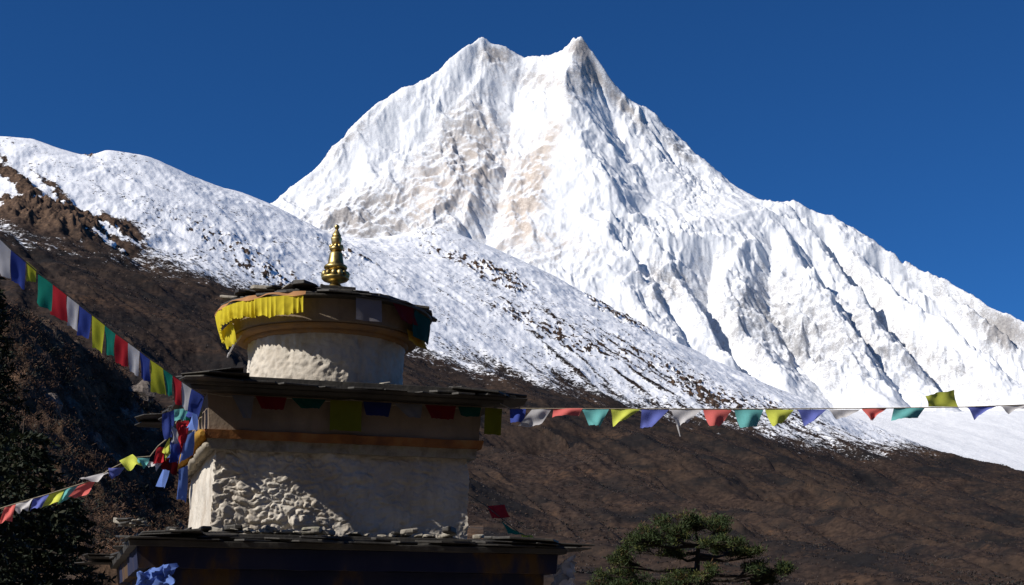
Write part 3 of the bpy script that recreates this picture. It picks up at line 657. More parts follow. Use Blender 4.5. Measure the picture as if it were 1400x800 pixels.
def pine():
    Y = 30.0; rs = np.random.RandomState(3); c0 = pt(955, 790, Y); root = tag(empty('pine_tree', (c0.x, Y, 0)), 'flat topped green pine rising from the bottom edge before the brown slope', 'tree')
    O = Vector((c0.x, Y, 0))
    def q(px, py, dy=0.0): return pt(px, py, Y + dy) - O
    b = MB()
    tr = [Vector((0.25, 0, 0)), Vector((0.1, 0, 1.5)), q(951, 812), q(953, 775), q(955, 745), q(950, 722)]
    b.tube(tr, [0.17, 0.14, 0.085, 0.06, 0.04, 0.015], 9)
    clumps = [(950, 714, 0, 36, 11), (915, 728, -.4, 34, 13), (985, 722, .3, 34, 15), (1008, 738, -.3, 22, 12), (930, 738, .6, 26, 8), (978, 742, -.6, 24, 7), (898, 716, .2, 10, 14),
              (885, 740, -.5, 30, 10), (868, 750, .3, 22, 9), (1030, 757, -.2, 20, 8), (1005, 752, .5, 22, 8), (850, 770, -.4, 22, 10), (838, 786, .2, 24, 12), (870, 795, .5, 34, 12), (850, 806, 0, 36, 12),
              (1030, 782, -.4, 26, 9), (1058, 783, .1, 22, 10), (1048, 795, .3, 20, 6), (1074, 777, .2, 13, 5), (935, 796, -.5, 28, 12), (965, 786, -.6, 20, 8), (955, 808, .3, 34, 12), (905, 806, .2, 34, 9), (925, 757, .1, 26, 6), (1012, 812, .2, 30, 6)]
    P = []; D = []; Ln = []; W = []; mi = []
    s = Y / F * 1.02
    for cx, cy, dy, rx, ry in clumps:
        c = q(cx, cy, dy)
        f = 0.25 + 0.6 * min(1, abs(cy - 815) / 110)
        st = tr[2].lerp(tr[4], min(1, max(0, (800 - cy) / 60))) if cy < 805 else Vector((0.1, 0, c.z - .25))
        mid = st.lerp(c, 0.5) + Vector((0, 0, -0.10))
        b.tube([st, mid, c + Vector((0, 0, -ry * s * .5))], [0.045, 0.03, 0.014], 6, False)
        subs = [rs.normal(size=3) * [.6, .6, .45] for _ in range(max(3, int(rx / 4.5)))]
        for k in range(int(14 + rx * 1.35)):
            o = subs[rs.randint(len(subs))] + rs.normal(size=3) * [0.15, .15, .24]; o /= max(1, np.linalg.norm(o) / 1.4)
            tip = c + Vector((o[0] * rx * s, o[1] * rx * s * 0.9, o[2] * ry * s + 0.03))
            b.tube([mid.lerp(c, rs.uniform(.4, 1)), tip], [0.009, 0.004], 3, False)
            kk = int(rs.choice([12, 26, 40])); tone = rs.choice([0, 1, 2], p=[.78, .18, .04])
            base = np.array(tip) + rs.normal(size=(kk, 3)) * [.055, .055, .04]
            dd = rs.normal(size=(kk, 3)) + [0, 0, 0.7]
            P.append(base); D.append(dd); Ln.append(rs.uniform(.05, .11, kk)); W.append(rs.uniform(.006, .011, kk)); mi.append(np.full(kk, tone))
    b.build('trunk', M['bark'], root)
    blades('crown', np.concatenate(P), np.concatenate(D), np.concatenate(Ln), np.concatenate(W), [M['pine'], M['pine2'], M['pine3']], np.concatenate(mi), root, 3)
pine()

# ------------------------------------------------------------------ the stupa
ROT = R(17.5); CX, CY = -1.49, 11.18
chorten = tag(empty('buddhist_stupa', (CX, CY, 0), ROT), 'whitewashed stone stupa with three slate roofs and a gilded spire', 'stupa')
def loc(x, y, z):      # stupa coordinates to the world
    return Vector((CX + x * math.cos(ROT) - y * math.sin(ROT), CY + x * math.sin(ROT) + y * math.cos(ROT), z))
def rough_block(b, h0, h1, z0, z1, amp, n=60, nz=24, seed=0, lump=None):
    """square block with battered sides (half width h0 below, h1 above) and an uneven surface"""
    vs = []; per = 4 * n
    for k in range(nz + 1):
        t_ = k / nz; h = h0 + (h1 - h0) * t_; z = z0 + (z1 - z0) * t_
        for e in range(4):
            for j in range(n):
                s_ = -1 + 2 * j / n
                x, y = ((s_, -1), (1, s_), (-s_, 1), (-1, -s_))[e]
                p = Vector((x * h, y * h, z))
                q = p * 3.0 + Vector((seed, 0, 0))
                d = mnoise.noise(q) * 0.6 + mnoise.noise(q * 2.7) * 0.4
                if lump: d += lump(p)
                vs.append((p.x * (1 + amp * d / h), p.y * (1 + amp * d / h), z + amp * 0.3 * mnoise.noise(q * 2)))
    fs = [(k * per + j, k * per + (j + 1) % per, (k + 1) * per + (j + 1) % per, (k + 1) * per + j) for k in range(nz) for j in range(per)]
    fs += [tuple(range(per))[::-1], tuple(range(nz * per, (nz + 1) * per))]
    b.add(vs, fs)
def lumps(p):
    # rubble stones showing through thin plaster
    q = p + mnoise.noise_vector(p * 5) * 0.05 + mnoise.noise_vector(p * 16) * 0.014
    q = Vector((q.x, q.y, q.z * 1.5))
    def st(v, lo, hi): v = min(1, max(0, (v - lo) / (hi - lo))); return v * v * (3 - 2 * v)
    def cell(k, o):
        d, pts_ = mnoise.voronoi((q + o) * k); c_ = pts_[0]
        return st(d[1] - d[0], 0.0, .35) * (0.55 + 0.9 * abs(mnoise.noise(c_ * 3.1)))
    a = cell(5.5, Vector((2, 0, 0))); c = cell(12, Vector((5, 1, 2))); g_ = st(mnoise.noise(p * 3 + Vector((4, 4, 4))), -.25, .2)
    e = mnoise.noise(q * 24) + 0.8 * mnoise.noise(q * 52)
    f = 1.0 if p.y < 0 and abs(p.y) > abs(p.x) - 0.03 else 0.12
    return f * (0.75 * a * g_ + 0.42 * c + 0.34 * e - .45) * (0.62 + 0.38 * st(p.x, .45, -.35))
def slab_poly(rs, w_, d_):
    """outline of one split slate"""
    n = 7; out_ = []
    for k in range(n):
        a = 2 * math.pi * k / n + rs.uniform(-.25, .25); r_ = rs.uniform(.85, 1.1)
        x = math.copysign(abs(math.cos(a)) ** .55, math.cos(a)) * r_ * w_ / 2; y = math.copysign(abs(math.sin(a)) ** .55, math.sin(a)) * r_ * d_ / 2
        out_.append((x, y))
    return out_
def slates_square(b, half, z, seed, layers=3, thick=(0.006, 0.017), over=0.05, step=0.26, rise=0.05):
    rs = random.Random(seed)
    for e in range(4):
        for l in range(layers):
            s_ = -half + rs.uniform(-.05, .1)
            while s_ < half + 0.02:
                w_ = rs.uniform(step * .7, step * 1.6); d_ = rs.uniform(.3, .5); th = rs.uniform(*thick)
                ov = rs.uniform(-over, over * .9) - l * 0.035
                c = Vector((min(s_ + w_ / 2, half - .02), -(half + ov) + d_ / 2, 0)); tl = -rise / d_ * rs.uniform(.2, 1) if l else 0
                zz = z + l * 0.017 + rs.uniform(-.003, .006); tw = rs.uniform(-.12, .12); rl = rs.uniform(-.03, .03)
                def xf(p, c=c, tl=tl, zz=zz, e=e, tw=tw, rl=rl):
                    x = p.x * math.cos(tw) - p.y * math.sin(tw) + c.x; y = p.x * math.sin(tw) + p.y * math.cos(tw) + c.y
                    q = Vector((x, y, zz + p.z - tl * (p.y + 0.15) + rl * p.x))
                    a = e * math.pi / 2; return Vector((q.x * math.cos(a) - q.y * math.sin(a), q.x * math.sin(a) + q.y * math.cos(a), q.z))
                b.prism(slab_poly(rs, w_, d_), 0, th, xf); s_ += w_ * rs.uniform(.7, .95)
def pebbles(name, pts_, rs, m, parent, flat=.28):
    for (x, y, z, s_) in pts_:
        a = rs.uniform(0, math.pi); tl = rs.uniform(-.25, .25); b = MB(); tw = rs.uniform(-.3, .3)
        def xf(p): return Vector((x + p.x * math.cos(a) - p.y * math.sin(a), y + p.x * math.sin(a) + p.y * math.cos(a), z + p.z + tl * p.x + tw * p.y * (1 if p.z > 0 else .2)))
        b.prism(slab_poly(rs, s_, s_ * rs.uniform(.4, .9)), 0, s_ * rs.uniform(.06, flat), xf)
        b.build(name, rs.choice(m), parent, bevel=s_ * .07)

# ground tier
b = MB(); rough_block(b, 1.85, 1.80, 0, 0.75, 0.03, 40, 12, 1); b.build('plinth', M['plaster'], chorten, True)
b = MB(); rough_block(b, 1.27, 1.27, 0.75, 1.98, 0.012, 60, 24, 2); b.build('lower_wall', M['frieze'], chorten, True)
b = MB(); rough_block(b, 1.36, 1.37, 1.98, 2.10, 0.016, 60, 4, 3); rough_block(b, 1.43, 1.45, 2.102, 2.235, 0.018, 60, 6, 5)
b.build('lower_cornice', M['frieze'], chorten, True)
b = MB(); rough_block(b, 1.50, 1.51, 2.237, 2.275, 0.012, 50, 3, 6); slates_square(b, 1.54, 2.276, 21, 3, over=0.045, step=0.34)
b.box(-1.45, 1.45, -1.45, 1.45, 2.276, 2.33)
lr = b.build('lower_roof', M['slate'], chorten, bevel=0.003)
rs = random.Random(4); b = MB(); P_ = []
for k in range(62):
    x = rs.choice([rs.uniform(-.95, .15), rs.uniform(-.95, .15), rs.uniform(.25, .75), rs.uniform(-1.3, 1.3)]); P_.append((x, -1.0 - abs(rs.gauss(0, .2)), 2.362, rs.uniform(.03, .15)))
for k in range(14): P_.append((-1.0 - abs(rs.gauss(0, .15)), rs.uniform(-1.3, 1.2), 2.362, rs.uniform(.03, .14)))
for k in range(14): P_.append((rs.uniform(-1.56, -1.44), rs.uniform(-1.56, -1.2), 2.35 + rs.uniform(0, .05), rs.uniform(.05, .12)))
pebbles('loose_stone', P_, rs, [M['stone'], M['stone'], M['slate']], lr)
# middle tier
b = MB(); rough_block(b, 0.94, 0.93, 2.34, 3.00, 0.026, 250, 96, 7, lumps); b.build('middle_wall', M['plaster'], chorten, True)
b = MB(); rough_block(b, 0.965, 0.985, 2.955, 3.028, 0.03, 90, 6, 8); b.build('stone_moulding', M['stone'], chorten, True)
b = MB(); rough_block(b, 1.005, 1.02, 3.025, 3.085, 0.016, 80, 5, 9); b.build('painted_band', M['orange'], chorten, True)
b = MB(); rough_block(b, 0.995, 1.01, 3.087, 3.365, 0.016, 80, 16, 10); b.build('middle_cornice', M['cornice'], chorten, True)
b = MB(); rough_block(b, 1.13, 1.14, 3.345, 3.372, 0.01, 50, 3, 11); rough_block(b, 1.18, 1.19, 3.373, 3.392, 0.01, 50, 3, 12); slates_square(b, 1.21, 3.393, 22, 3, over=0.04, step=0.3)
b.box(-1.15, 1.15, -1.15, 1.15, 3.393, 3.45)
mr = b.build('middle_roof', M['slate'], chorten, bevel=0.003)
rs = random.Random(9); b = MB(); P_ = []
for k in range(34):
    a = rs.uniform(math.pi, 2 * math.pi); r_ = rs.uniform(.66, .85) if rs.random() < .4 else rs.uniform(.95, 1.15)
    P_.append((r_ * math.cos(a) * 1.0, r_ * math.sin(a), 3.475, rs.uniform(.03, .09)))
P_ += [(0.10, -.86, 3.475, .13), (0.02, -.8, 3.475, .10), (-.06, -.78, 3.475, .09)]
pebbles('loose_stone', P_, rs, [M['stone'], M['slate']], mr)
# drum
def drum_w(a, z):
    p = Vector((math.cos(a), math.sin(a), z * 1.6)) * 2.2
    return 1 + 0.02 * mnoise.noise(p) + 0.014 * (1 - 2 * abs(mnoise.noise(p * 3))) + 0.014 * (1 - 2 * abs(mnoise.noise(p * 7))) + 0.008 * mnoise.noise(p * 17)
b = MB(); b.lathe([(0.605, 3.44)] + [(0.605 + 0.012 * max(0, k - 30) / 12, 3.45 + 0.49 * k / 42) for k in range(43)] + [(0.61, 3.955)], 300, wob=drum_w); b.build('drum', M['plaster'], chorten, True)
wb = lambda a, z: 1 + 0.008 * mnoise.noise(Vector((math.cos(a) * 3, math.sin(a) * 3, z * 5)))
b = MB(); b.lathe([(0.60, 3.915), (0.645, 3.92), (0.655, 3.935), (0.655, 3.948), (0.70, 3.952), (0.725, 3.962), (0.73, 3.975), (0.72, 3.988)], 120, wob=wb); b.build('drum_moulding', M['ochre'], chorten, True)
b = MB(); b.lathe([(0.715, 3.98), (0.745, 3.99), (0.752, 4.04), (0.762, 4.10), (0.77, 4.155)], 120, wob=wb); b.build('drum_cornice', M['cornice'], chorten, True)
def slates_round(b, r_, z, seed, layers=3, over=0.03):
    rs = random.Random(seed)
    for l in range(layers):
        a0 = rs.uniform(0, .3); a = a0
        while a < a0 + 2 * math.pi - .1:
            w_ = rs.uniform(.22, .42); d_ = rs.uniform(.34, .45); th = rs.uniform(.008, .02); ov = rs.uniform(-over, over) - l * .05
            zz = z + l * .017 + rs.uniform(-.004, .004); aa = a + w_ / 2 / r_; tl = rs.uniform(.08, .16); rl = rs.uniform(-.04, .04)
            def xf(p, aa=aa, zz=zz, tl=tl, rl=rl, rr=r_ + ov - d_ / 2):
                X_ = rr - p.y; q = Vector((X_, p.x, zz + p.z + tl * (p.y + d_ / 2) + rl * p.x))
                return Vector((q.x * math.cos(aa) - q.y * math.sin(aa), q.x * math.sin(aa) + q.y * math.cos(aa), q.z))
            b.prism(slab_poly(rs, w_, d_), 0, th, xf); a += w_ / r_ * rs.uniform(.75, .95)
b = MB(); b.lathe([(0.70, 4.150), (0.84, 4.157), (0.845, 4.172), (0.62, 4.235), (0.3, 4.29), (0.05, 4.31)], 80, wob=wb); slates_round(b, 0.885, 4.172, 31, 4, 0.03)
rr = b.build('round_roof', M['slate'], chorten, bevel=0.003)
# lifted slates on the sunny side and the flat stone under the spire
b = MB(); rs = random.Random(2); P_ = []
for k in range(8):
    a = R(190 + k * 8); P_.append((.78 * math.cos(a), .78 * math.sin(a), 4.225 + rs.uniform(0, .012), rs.uniform(.14, .24)))
pebbles('loose_stone', P_, random.Random(6), [M['slate'], M['stone'], M['slate']], rr, .12)
b = MB(); b.prism([(-.14, -.15), (.15, -.14), (.16, .13), (-.13, .15)], 4.375, 4.413, lambda p: p + Vector((.05, 0, 0))); b.prism([(-.11, -.12), (.12, -.11), (.11, .12), (-.12, .11)], 4.28, 4.374, lambda p: p + Vector((.05, 0, 0)))
b.build('spire_stone', M['slate'], chorten, bevel=0.004)
fin = empty('spire', (0, 0, 0)); fin.parent = chorten
def Z(yz): return 4.418 + (735 - yz) * 0.000865
c_ = (0.055, 0)
def piece(name, prof, balls=None):
    b = MB(); b.lathe([(r_, Z(y_)) for r_, y_ in prof], 40, c_)
    if balls:
        n, br, rad, yy = balls
        for k in range(n):
            a = 2 * math.pi * (k + .4) / n; cc = Vector((c_[0] + rad * math.cos(a), c_[1] + rad * math.sin(a), Z(yy)))
            vs = []; m_ = 8
            for i in range(m_ + 1):
                for j in range(12): th = math.pi * i / m_; ph = 2 * math.pi * j / 12; vs.append(cc + Vector((math.sin(th) * math.cos(ph), math.sin(th) * math.sin(ph), 1.25 * math.cos(th))) * br)
            b.add(vs, [(i*12+j, (i+1)*12+j, (i+1)*12+(j+1) % 12, i*12+(j+1) % 12) for i in range(m_) for j in range(12)])
    return b.build(name, M['gold'], fin, True)
piece('lotus_base', [(.080, 735), (.080, 728), (.066, 715), (.052, 700), (.042, 685), (.04, 670), (.07, 664), (.098, 652), (.112, 635), (.112, 622), (.10, 608), (.085, 590), (.07, 575), (.05, 562)], (12, .026, .092, 598))
piece('bell', [(.046, 566), (.055, 556), (.082, 546), (.093, 535), (.096, 522), (.090, 508), (.074, 500), (.067, 492), (.063, 470), (.058, 430), (.053, 395), (.046, 378), (.034, 371), (.02, 369)])
piece('small_lotus', [(.026, 372), (.042, 364), (.054, 350), (.056, 338), (.050, 322), (.035, 306), (.03, 298)], (9, .016, .044, 322))
piece('cup', [(.028, 302), (.038, 290), (.041, 270), (.044, 250), (.045, 238), (.040, 230), (.02, 226)])
piece('cone', [(.022, 228), (.036, 220), (.037, 210), (.030, 195), (.023, 178), (.016, 165), (.010, 156), (.008, 150)])
piece('ball', [(.006, 156), (.012, 148), (.018, 138), (.021, 124), (.018, 110), (.010, 102), (.002, 99)])

# ------------------------------------------------------------------ cloths and prayer flags
def cloth_mesh(name, quad, color, parent, seed=0, wave=0.02, n=9, sag=0.0, off=Vector((0, 0, 0)), ragged=0.0):
    """one flag between four corners (top left, top right, bottom right, bottom left)"""
    rs = random.Random(seed); TL, TR, BR, BL = quad
    nrm = (TR - TL).cross(BL - TL).normalized(); ph = rs.uniform(0, 6); fr = rs.uniform(1.0, 2.2); b = MB(); vs = []
    for i in range(n + 1):
        for j in range(n + 1):
            u, v = j / n, i / n
            p = TL.lerp(TR, u).lerp(BL.lerp(BR, u), v)
            p = p + nrm * wave * (v ** .7) * (math.sin(ph + fr * 3 * u + 2.2 * v) + 0.4 * math.sin(ph * 2 + 9 * u - 3 * v))
            p.z += sag * math.sin(math.pi * v) * (u - .5)
            if i == n: p.z += rs.uniform(-ragged, ragged)
            vs.append(p - off)
    b.add(vs, [(i*(n+1)+j, i*(n+1)+j+1, (i+1)*(n+1)+j+1, (i+1)*(n+1)+j) for i in range(n) for j in range(n)])
    return b.build(name, M[color], parent, True)
def string(name, label, rope, flags, group=None, rad=0.004, seed=0, wave=0.018):
    """rope: (px, py, Y) knots; flags: (colour, four corner pixels); each flag hangs at the depth of the rope above it"""
    rp = [pt(*p) for p in rope]; root = tag(empty(name, rp[0]), label, 'prayer flags', group); o0 = rp[0]
    b = MB(); b.tube([p - o0 for p in rp], [rad] * len(rp), 5); b.build('cord', M['cord'], root)
    xs = [p[0] for p in rope]
    def dep(px): return float(np.interp(px, xs, [p[2] for p in rope])) if xs[0] < xs[-1] else float(np.interp(px, xs[::-1], [p[2] for p in rope][::-1]))
    for k, (c, q) in enumerate(flags):
        d0, d1 = dep(q[0][0]), dep(q[1][0])
        quad = [pt(*q[0], d0), pt(*q[1], d1), pt(*q[2], d1 - 0.03), pt(*q[3], d0 - 0.03)]
        cloth_mesh('flag', quad, c, root, seed * 50 + k, wave, off=o0, ragged=0.004)
    return root
A = [('white', ((-9, 318), (15, 341), (15, 381), (-7, 371))), ('blue', ((15, 341), (35, 357), (35, 396), (15, 384))),
     ('yellow', ((36, 357), (50, 369), (47, 387), (38, 384))), ('green', ((52, 375), (72, 388), (70, 427), (49, 414))), ('red', ((72, 388), (91, 403), (90, 442), (71, 429))),
     ('white', ((92, 404), (108, 417), (107, 453), (92, 445))), ('blue', ((108, 418), (125, 431), (121, 464), (107, 458))), ('yellow', ((126, 431), (143, 443), (141, 484), (127, 475))),
     ('green', ((143, 445), (158, 457), (156, 487), (143, 483))), ('red', ((158, 457), (175, 469), (175, 502), (157, 496))), ('white', ((175, 469), (191, 480), (190, 514), (177, 508))),
     ('blue', ((191, 481), (205, 492), (205, 522), (192, 517))), ('yellow', ((205, 492), (223, 504), (225, 541), (208, 535))), ('green', ((223, 505), (236, 513), (236, 541), (227, 540))),
     ('red', ((236, 513), (249, 522), (247, 555), (237, 550))), ('white', ((248, 522), (262, 531), (257, 561), (248, 557))), ('blue', ((262, 531), (279, 541), (273, 570), (256, 562)))]
ropeA = [(-60, 276, 7.9), (-9, 318, 8.1), (15, 341, 8.2), (50, 371, 8.35), (91, 403, 8.6), (143, 444, 8.9), (191, 480, 9.2), (236, 513, 9.45), (262, 531, 9.62), (281, 542, 9.75)]
string('prayer_flag_string', 'string of upright prayer flags slanting down from the upper left to the middle roof corner', ropeA, A, seed=1, wave=0.010)
B_ = [('blue', ((697, 559), (719, 559), (717, 577), (698, 579))), ('white', ((727, 560), (755, 558), (740, 580), (708, 584))), ('palered', ((757, 558), (797, 558), (792, 566), (755, 571))), ('teal', ((795, 559), (833, 559), (820, 584), (806, 580))),
      ('paleyellow', ((835, 559), (877, 559), (857, 572), (839, 582))), ('paleblue', ((877, 560), (915, 560), (891, 585), (876, 584))), ('white', ((917, 560), (960, 560), (940, 578), (925, 582))),
      ('palered', ((961, 560), (1001, 560), (987, 580), (970, 584))), ('teal', ((1004, 560), (1044, 560), (1036, 581), (1012, 586))), ('paleyellow', ((1046, 560), (1086, 560), (1072, 576), (1056, 584))),
      ('paleblue', ((1090, 560), (1130, 560), (1113, 576), (1101, 581))), ('white', ((1132, 560), (1176, 560), (1160, 571), (1143, 570))), ('palered', ((1178, 559), (1213, 558), (1199, 568), (1190, 577))),
      ('teal', ((1222, 558), (1265, 557), (1256, 570), (1219, 575))), ('paleyellow', ((1269, 556), (1310, 556), (1303, 533), (1266, 542))), ('paleblue', ((1322, 557), (1365, 554), (1345, 565), (1334, 571))), ('white', ((1366, 555), (1412, 553), (1400, 560), (1378, 562)))]
ropeB = [(684, 552, 10.38), (697, 558.5, 10.42), (835, 559, 10.5), (1000, 559.5, 10.6), (1215, 558, 10.75), (1322, 556.5, 10.85), (1412, 553, 10.95), (1500, 549, 11.05)]
string('prayer_flag_string', 'level string of windblown prayer flags running right from the middle roof', ropeB, B_, seed=2, wave=0.022)
b = MB(); b.tube([pt(926, 581, 10.5), pt(928, 589, 10.5), pt(930, 597, 10.5)], [.008, .006, .003], 5)
tail = b.build('loose_tail', M['white'])
for o in col.objects:
    if o.name.startswith('prayer_flag_string') and o.get('label', '').startswith('level'):
        tail.parent = o; tail.location = -Vector(o.location)
C_ = [('palered', ((7, 693), (22, 689), (16, 713), (-2, 714))), ('white', ((22, 689), (46, 681), (38, 699), (21, 699))), ('paleblue', ((46, 681), (68, 675), (57, 696), (40, 696))),
      ('paleyellow', ((67, 676), (89, 668), (80, 688), (55, 694))), ('teal', ((88, 668), (107, 663), (97, 679), (78, 691))), ('palered', ((108, 663), (132, 655), (120, 677), (93, 681))),
      ('white', ((108, 655), (147, 645), (150, 651), (112, 658))), ('paleblue', ((148, 640), (171, 639), (160, 651), (149, 652))), ('paleyellow', ((163, 630), (181, 621), (195, 636), (172, 642))),
      ('teal', ((180, 626), (205, 626), (201, 637), (190, 635))), ('white', ((200, 630), (222, 634), (215, 641), (203, 639))), ('red', ((215, 610), (225, 612), (223, 632), (208, 636))),
      ('paleyellow', ((232, 598), (233, 620), (228, 630), (222, 618))), ('white', ((232, 580), (246, 590), (244, 607), (234, 603))), ('red', ((241, 577), (255, 576), (252, 592), (245, 597))), ('teal', ((238, 560), (257, 558), (255, 574), (240, 575))),
      ('blue', ((222, 566), (240, 560), (238, 596), (224, 602))), ('red', ((246, 590), (258, 584), (250, 618), (240, 622))), ('skyblue', ((250, 600), (266, 588), (262, 622), (246, 634))),
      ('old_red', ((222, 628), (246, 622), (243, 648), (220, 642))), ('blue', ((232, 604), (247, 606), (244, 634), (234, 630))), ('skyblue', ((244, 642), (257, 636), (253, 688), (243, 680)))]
ropeC = [(-50, 712, 9.1), (7, 693, 9.15), (68, 675, 9.2), (132, 655, 9.3), (148, 643, 9.32), (181, 626, 9.38), (205, 624, 9.42), (216, 610, 9.45), (232, 597, 9.48), (241, 577, 9.55), (258, 552, 9.62), (270, 540, 9.7)]
string('prayer_flag_string', 'string of prayer flags dropping from the middle roof corner to the lower left edge', ropeC, C_, seed=3, wave=0.02)
D_ = [('red', ((665, 692), (690, 690), (697, 707), (672, 709))), ('green', ((684, 712), (697, 721), (716, 731), (694, 729))), ('paleyellow', ((712, 731), (728, 732), (731, 737), (716, 738)))]
string('prayer_flag_string', 'short sagging string with red green and yellow flags behind the right wall', [(640, 676, 12.3), (665, 692, 12.2), (697, 718, 12.0), (712, 730, 11.9), (742, 739, 11.8)], D_, seed=4, wave=0.02)
# flags strung under the middle eave, in its shade
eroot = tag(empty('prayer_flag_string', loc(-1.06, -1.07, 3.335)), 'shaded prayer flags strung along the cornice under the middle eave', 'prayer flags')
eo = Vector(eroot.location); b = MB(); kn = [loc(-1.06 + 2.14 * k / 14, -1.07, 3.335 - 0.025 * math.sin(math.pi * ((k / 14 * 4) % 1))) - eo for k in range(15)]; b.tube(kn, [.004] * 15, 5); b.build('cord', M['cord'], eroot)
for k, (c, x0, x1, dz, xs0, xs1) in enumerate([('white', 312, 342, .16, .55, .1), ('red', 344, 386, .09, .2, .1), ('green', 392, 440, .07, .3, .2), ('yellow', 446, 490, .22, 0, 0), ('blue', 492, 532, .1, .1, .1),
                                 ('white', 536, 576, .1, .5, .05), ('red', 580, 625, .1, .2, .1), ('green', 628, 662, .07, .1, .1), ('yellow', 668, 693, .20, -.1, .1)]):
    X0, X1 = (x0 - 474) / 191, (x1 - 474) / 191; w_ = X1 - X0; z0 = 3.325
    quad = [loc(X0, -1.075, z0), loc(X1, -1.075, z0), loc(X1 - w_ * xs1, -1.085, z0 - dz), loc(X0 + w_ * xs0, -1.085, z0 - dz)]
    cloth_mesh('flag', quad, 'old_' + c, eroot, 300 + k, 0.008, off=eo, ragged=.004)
# blue and dark cloths on the left flank, under the left eave
sroot = tag(empty('prayer_flag_string', loc(-1.10, -1.0, 3.3)), 'crumpled blue and dark flags bunched under the left eave above the white wall', 'prayer flags'); so = Vector(sroot.location)
b = MB(); b.tube([loc(-1.09, -1.02 + 2.0 * k / 8, 3.31) - so for k in range(9)], [.004] * 9, 5); b.build('cord', M['cord'], sroot)
for k, (c, y0, y1, dz, dx) in enumerate([('skyblue', -1.0, -.86, .22, .0), ('blue', -.83, -.66, .10, .0), ('green', -.6, -.4, .08, -.0), ('red', -.33, -.12, .09, -.0), ('skyblue', .62, .86, .44, -.08)]):
    quad = [loc(-1.09, y0, 3.30), loc(-1.09, y1, 3.30), loc(-1.10 + dx, y1 - .04, 3.30 - dz), loc(-1.10 + dx, y0 + .03, 3.30 - dz)]
    cloth_mesh('flag', quad, c, sroot, 400 + k, 0.035, off=so, ragged=.01)
rl = tag(empty('rolled_cloth', loc(-1.04, -1.0, 3.05)), 'lumpy rolled ochre and beige cloth along the left side of the orange band', 'rolled cloth'); ro = Vector(rl.location)
for nm, c, x_, z_, r_0 in (('ochre_roll', 'ochre_cloth', -1.035, 3.045, .040), ('beige_roll', 'beige_cloth', -.995, 2.968, .034)):
    b = MB(); ps = []; rd = []
    for k in range(61):
        t_ = k / 60; q = Vector((t_ * 9, x_ * 7, 0)); ps.append(loc(x_ + .012 * mnoise.noise(q), -1.03 + 1.98 * t_, z_ + .014 * mnoise.noise(q + Vector((0, 9, 0)))) - ro)
        rd.append(r_0 * (0.8 + 0.7 * abs(mnoise.noise(q * 2.3))) * min(1, .4 + k / 3, .4 + (60 - k) / 3))
    b.tube(ps, rd, 14); b.build(nm, M[c], rl, True)
# pleated yellow valance round the drum's eave
def around(a_deg, r_, z):  # angle from the direction straight to the camera, towards the left
    base = math.atan2(-CY, -CX) - ROT; a = base - R(a_deg)
    return Vector((r_ * math.cos(a), r_ * math.sin(a), z))
val = empty('valance', (CX, CY, 0), ROT); tag(val, 'bright yellow pleated cloth valance hanging below the round roof', 'valance')
b = MB(); vs = []; nA, nZ = 420, 12
for i in range(nZ + 1):
    for j in range(nA + 1):
        t_ = j / nA; a = 12 + t_ * 84; v = i / nZ
        tail = float(sm(.70, .92, np.float64(t_)))
        ln = 0.130 + 0.014 * math.sin(t_ * 9) + 0.018 * mnoise.noise(Vector((t_ * 22, 3, 0))) + 0.05 * tail
        w1 = t_ * 165 + 5 * mnoise.noise(Vector((t_ * 9, 0, 0))); fold = 1 - abs(math.sin(w1 / 2)) * 1.7
        ple = fold * (0.003 + 0.011 * v) * (0.5 + abs(mnoise.noise(Vector((t_ * 14, 7, 0)))) * 2.0) + 0.006 * v * mnoise.noise(Vector((t_ * 30, v * 3, 0)))
        r_ = 0.862 + ple - 0.02 * v - tail * 0.05 * v ** 1.3
        z = 4.165 - ln * v + 0.006 * math.sin(t_ * 50) * v + (0.012 * mnoise.noise(Vector((t_ * 90, 0, 5))) if i == nZ else 0)
        vs.append(around(a, r_ + .02, z - .015))
b.add(vs, [(i*(nA+1)+j, i*(nA+1)+j+1, (i+1)*(nA+1)+j+1, (i+1)*(nA+1)+j) for i in range(nZ) for j in range(nA)])
b.build('pleated_cloth', M['gold_cloth'], val, True)
b = MB(); vs = []
for i in range(5):
    for j in range(121):
        t_ = j / 120; a = 11 + t_ * 90; v = i / 4
        vs.append(around(a, 0.862 + 0.022 * v + 0.006 * math.sin(t_ * 40), 4.185 - (0.03 + 0.014 * math.sin(t_ * 23)) * v))
b.add(vs, [(i*121+j, i*121+j+1, (i+1)*121+j+1, (i+1)*121+j) for i in range(4) for j in range(120)]); b.build('top_hem', M['tan'], val, True)
def on_drum(name, label, cat, c, a0, a1, z0, z1, r_=0.835, skew=0, seed=0, taper=0, wave=.012):
    o = tag(empty(name, (CX, CY, 0), ROT), label, cat)
    q = [around(a0, r_, z1), around(a1, r_, z1), around(a1 + skew + taper, r_ + .01, z0), around(a0 + skew - taper, r_ + .01, z0)]
    cloth_mesh('cloth', q, c, o, seed, wave); return o
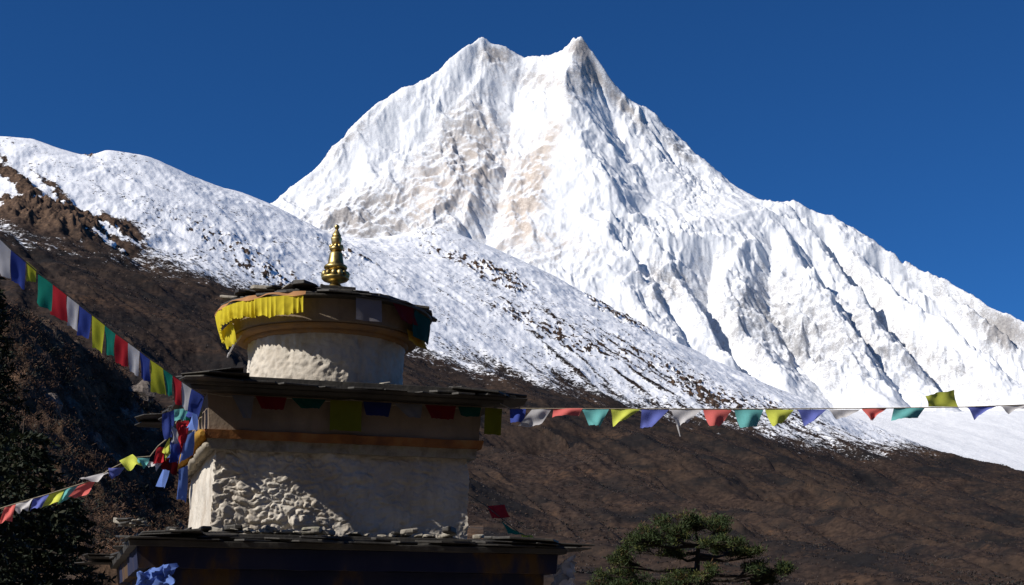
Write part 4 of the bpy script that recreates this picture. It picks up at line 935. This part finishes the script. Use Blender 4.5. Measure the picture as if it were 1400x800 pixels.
on_drum('cloth_flag', 'square grey flag hanging in shade below the round roof', 'flag', 'grey', -14.5, -29, 3.985, 4.165, seed=501, wave=.006)
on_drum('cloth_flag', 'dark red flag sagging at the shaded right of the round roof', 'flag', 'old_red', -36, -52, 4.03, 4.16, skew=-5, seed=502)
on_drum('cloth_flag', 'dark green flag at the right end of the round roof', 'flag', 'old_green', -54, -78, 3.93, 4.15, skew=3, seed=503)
on_drum('cloth_flag', 'dull orange cloth hanging lowest at the right of the drum', 'flag', 'orange_cloth', -50, -78, 3.90, 3.99, r_=.80, seed=504)
cloth_mesh('hanging_end', [around(60, .845, 4.03), around(97, .86, 4.05), around(86, .80, 3.875), around(66, .74, 3.905)], 'gold_cloth', val, 77, .022, n=20, ragged=.012)
b = MB(); b.tube([around(66, .72, 3.95), around(70, .76, 3.88), around(73, .78, 3.82)], [.006, .008, .006], 5); b.tube([around(73, .78, 3.82), around(75, .79, 3.79)], [.012, .004], 5)
o = b.build('tied_tassel', M['white'], val)
# crumpled blue flag at the lower left, white one at the lower right
def crumple(name, px, py, Y, w_, h_, c, label, seed):
    p0 = pt(px, py, Y); rs = random.Random(seed); n = 16; vs = []; b = MB()
    for i in range(n + 1):
        for j in range(n + 1):
            u, v = j / n - .5, i / n - .5; q = Vector((u * 2.6, v * 2.6, seed))
            k = 1 - 0.35 * abs(mnoise.noise(q * 1.3)); vs.append(Vector((u * w_ * k + .04 * mnoise.noise(q * 2), .10 * mnoise.noise(q * 1.7 + Vector((9, 0, 0))), -v * h_ * k + u * h_ * .3 + .03 * mnoise.noise(q * 2.3 + Vector((0, 7, 0))))))
    b.add(vs, [(i*(n+1)+j, i*(n+1)+j+1, (i+1)*(n+1)+j+1, (i+1)*(n+1)+j) for i in range(n) for j in range(n)])
    o = b.build(name, M[c], None, True); o.location = p0; return tag(o, label, 'flag')
crumple('cloth_flag', 212, 797, 9.15, .26, .2, 'skyblue', 'crumpled light blue flag at the bottom edge below the lower roof', 1)
crumple('cloth_flag', 770, 786, 10.6, .2, .24, 'white', 'crumpled white flag under the right corner of the lower roof', 2)
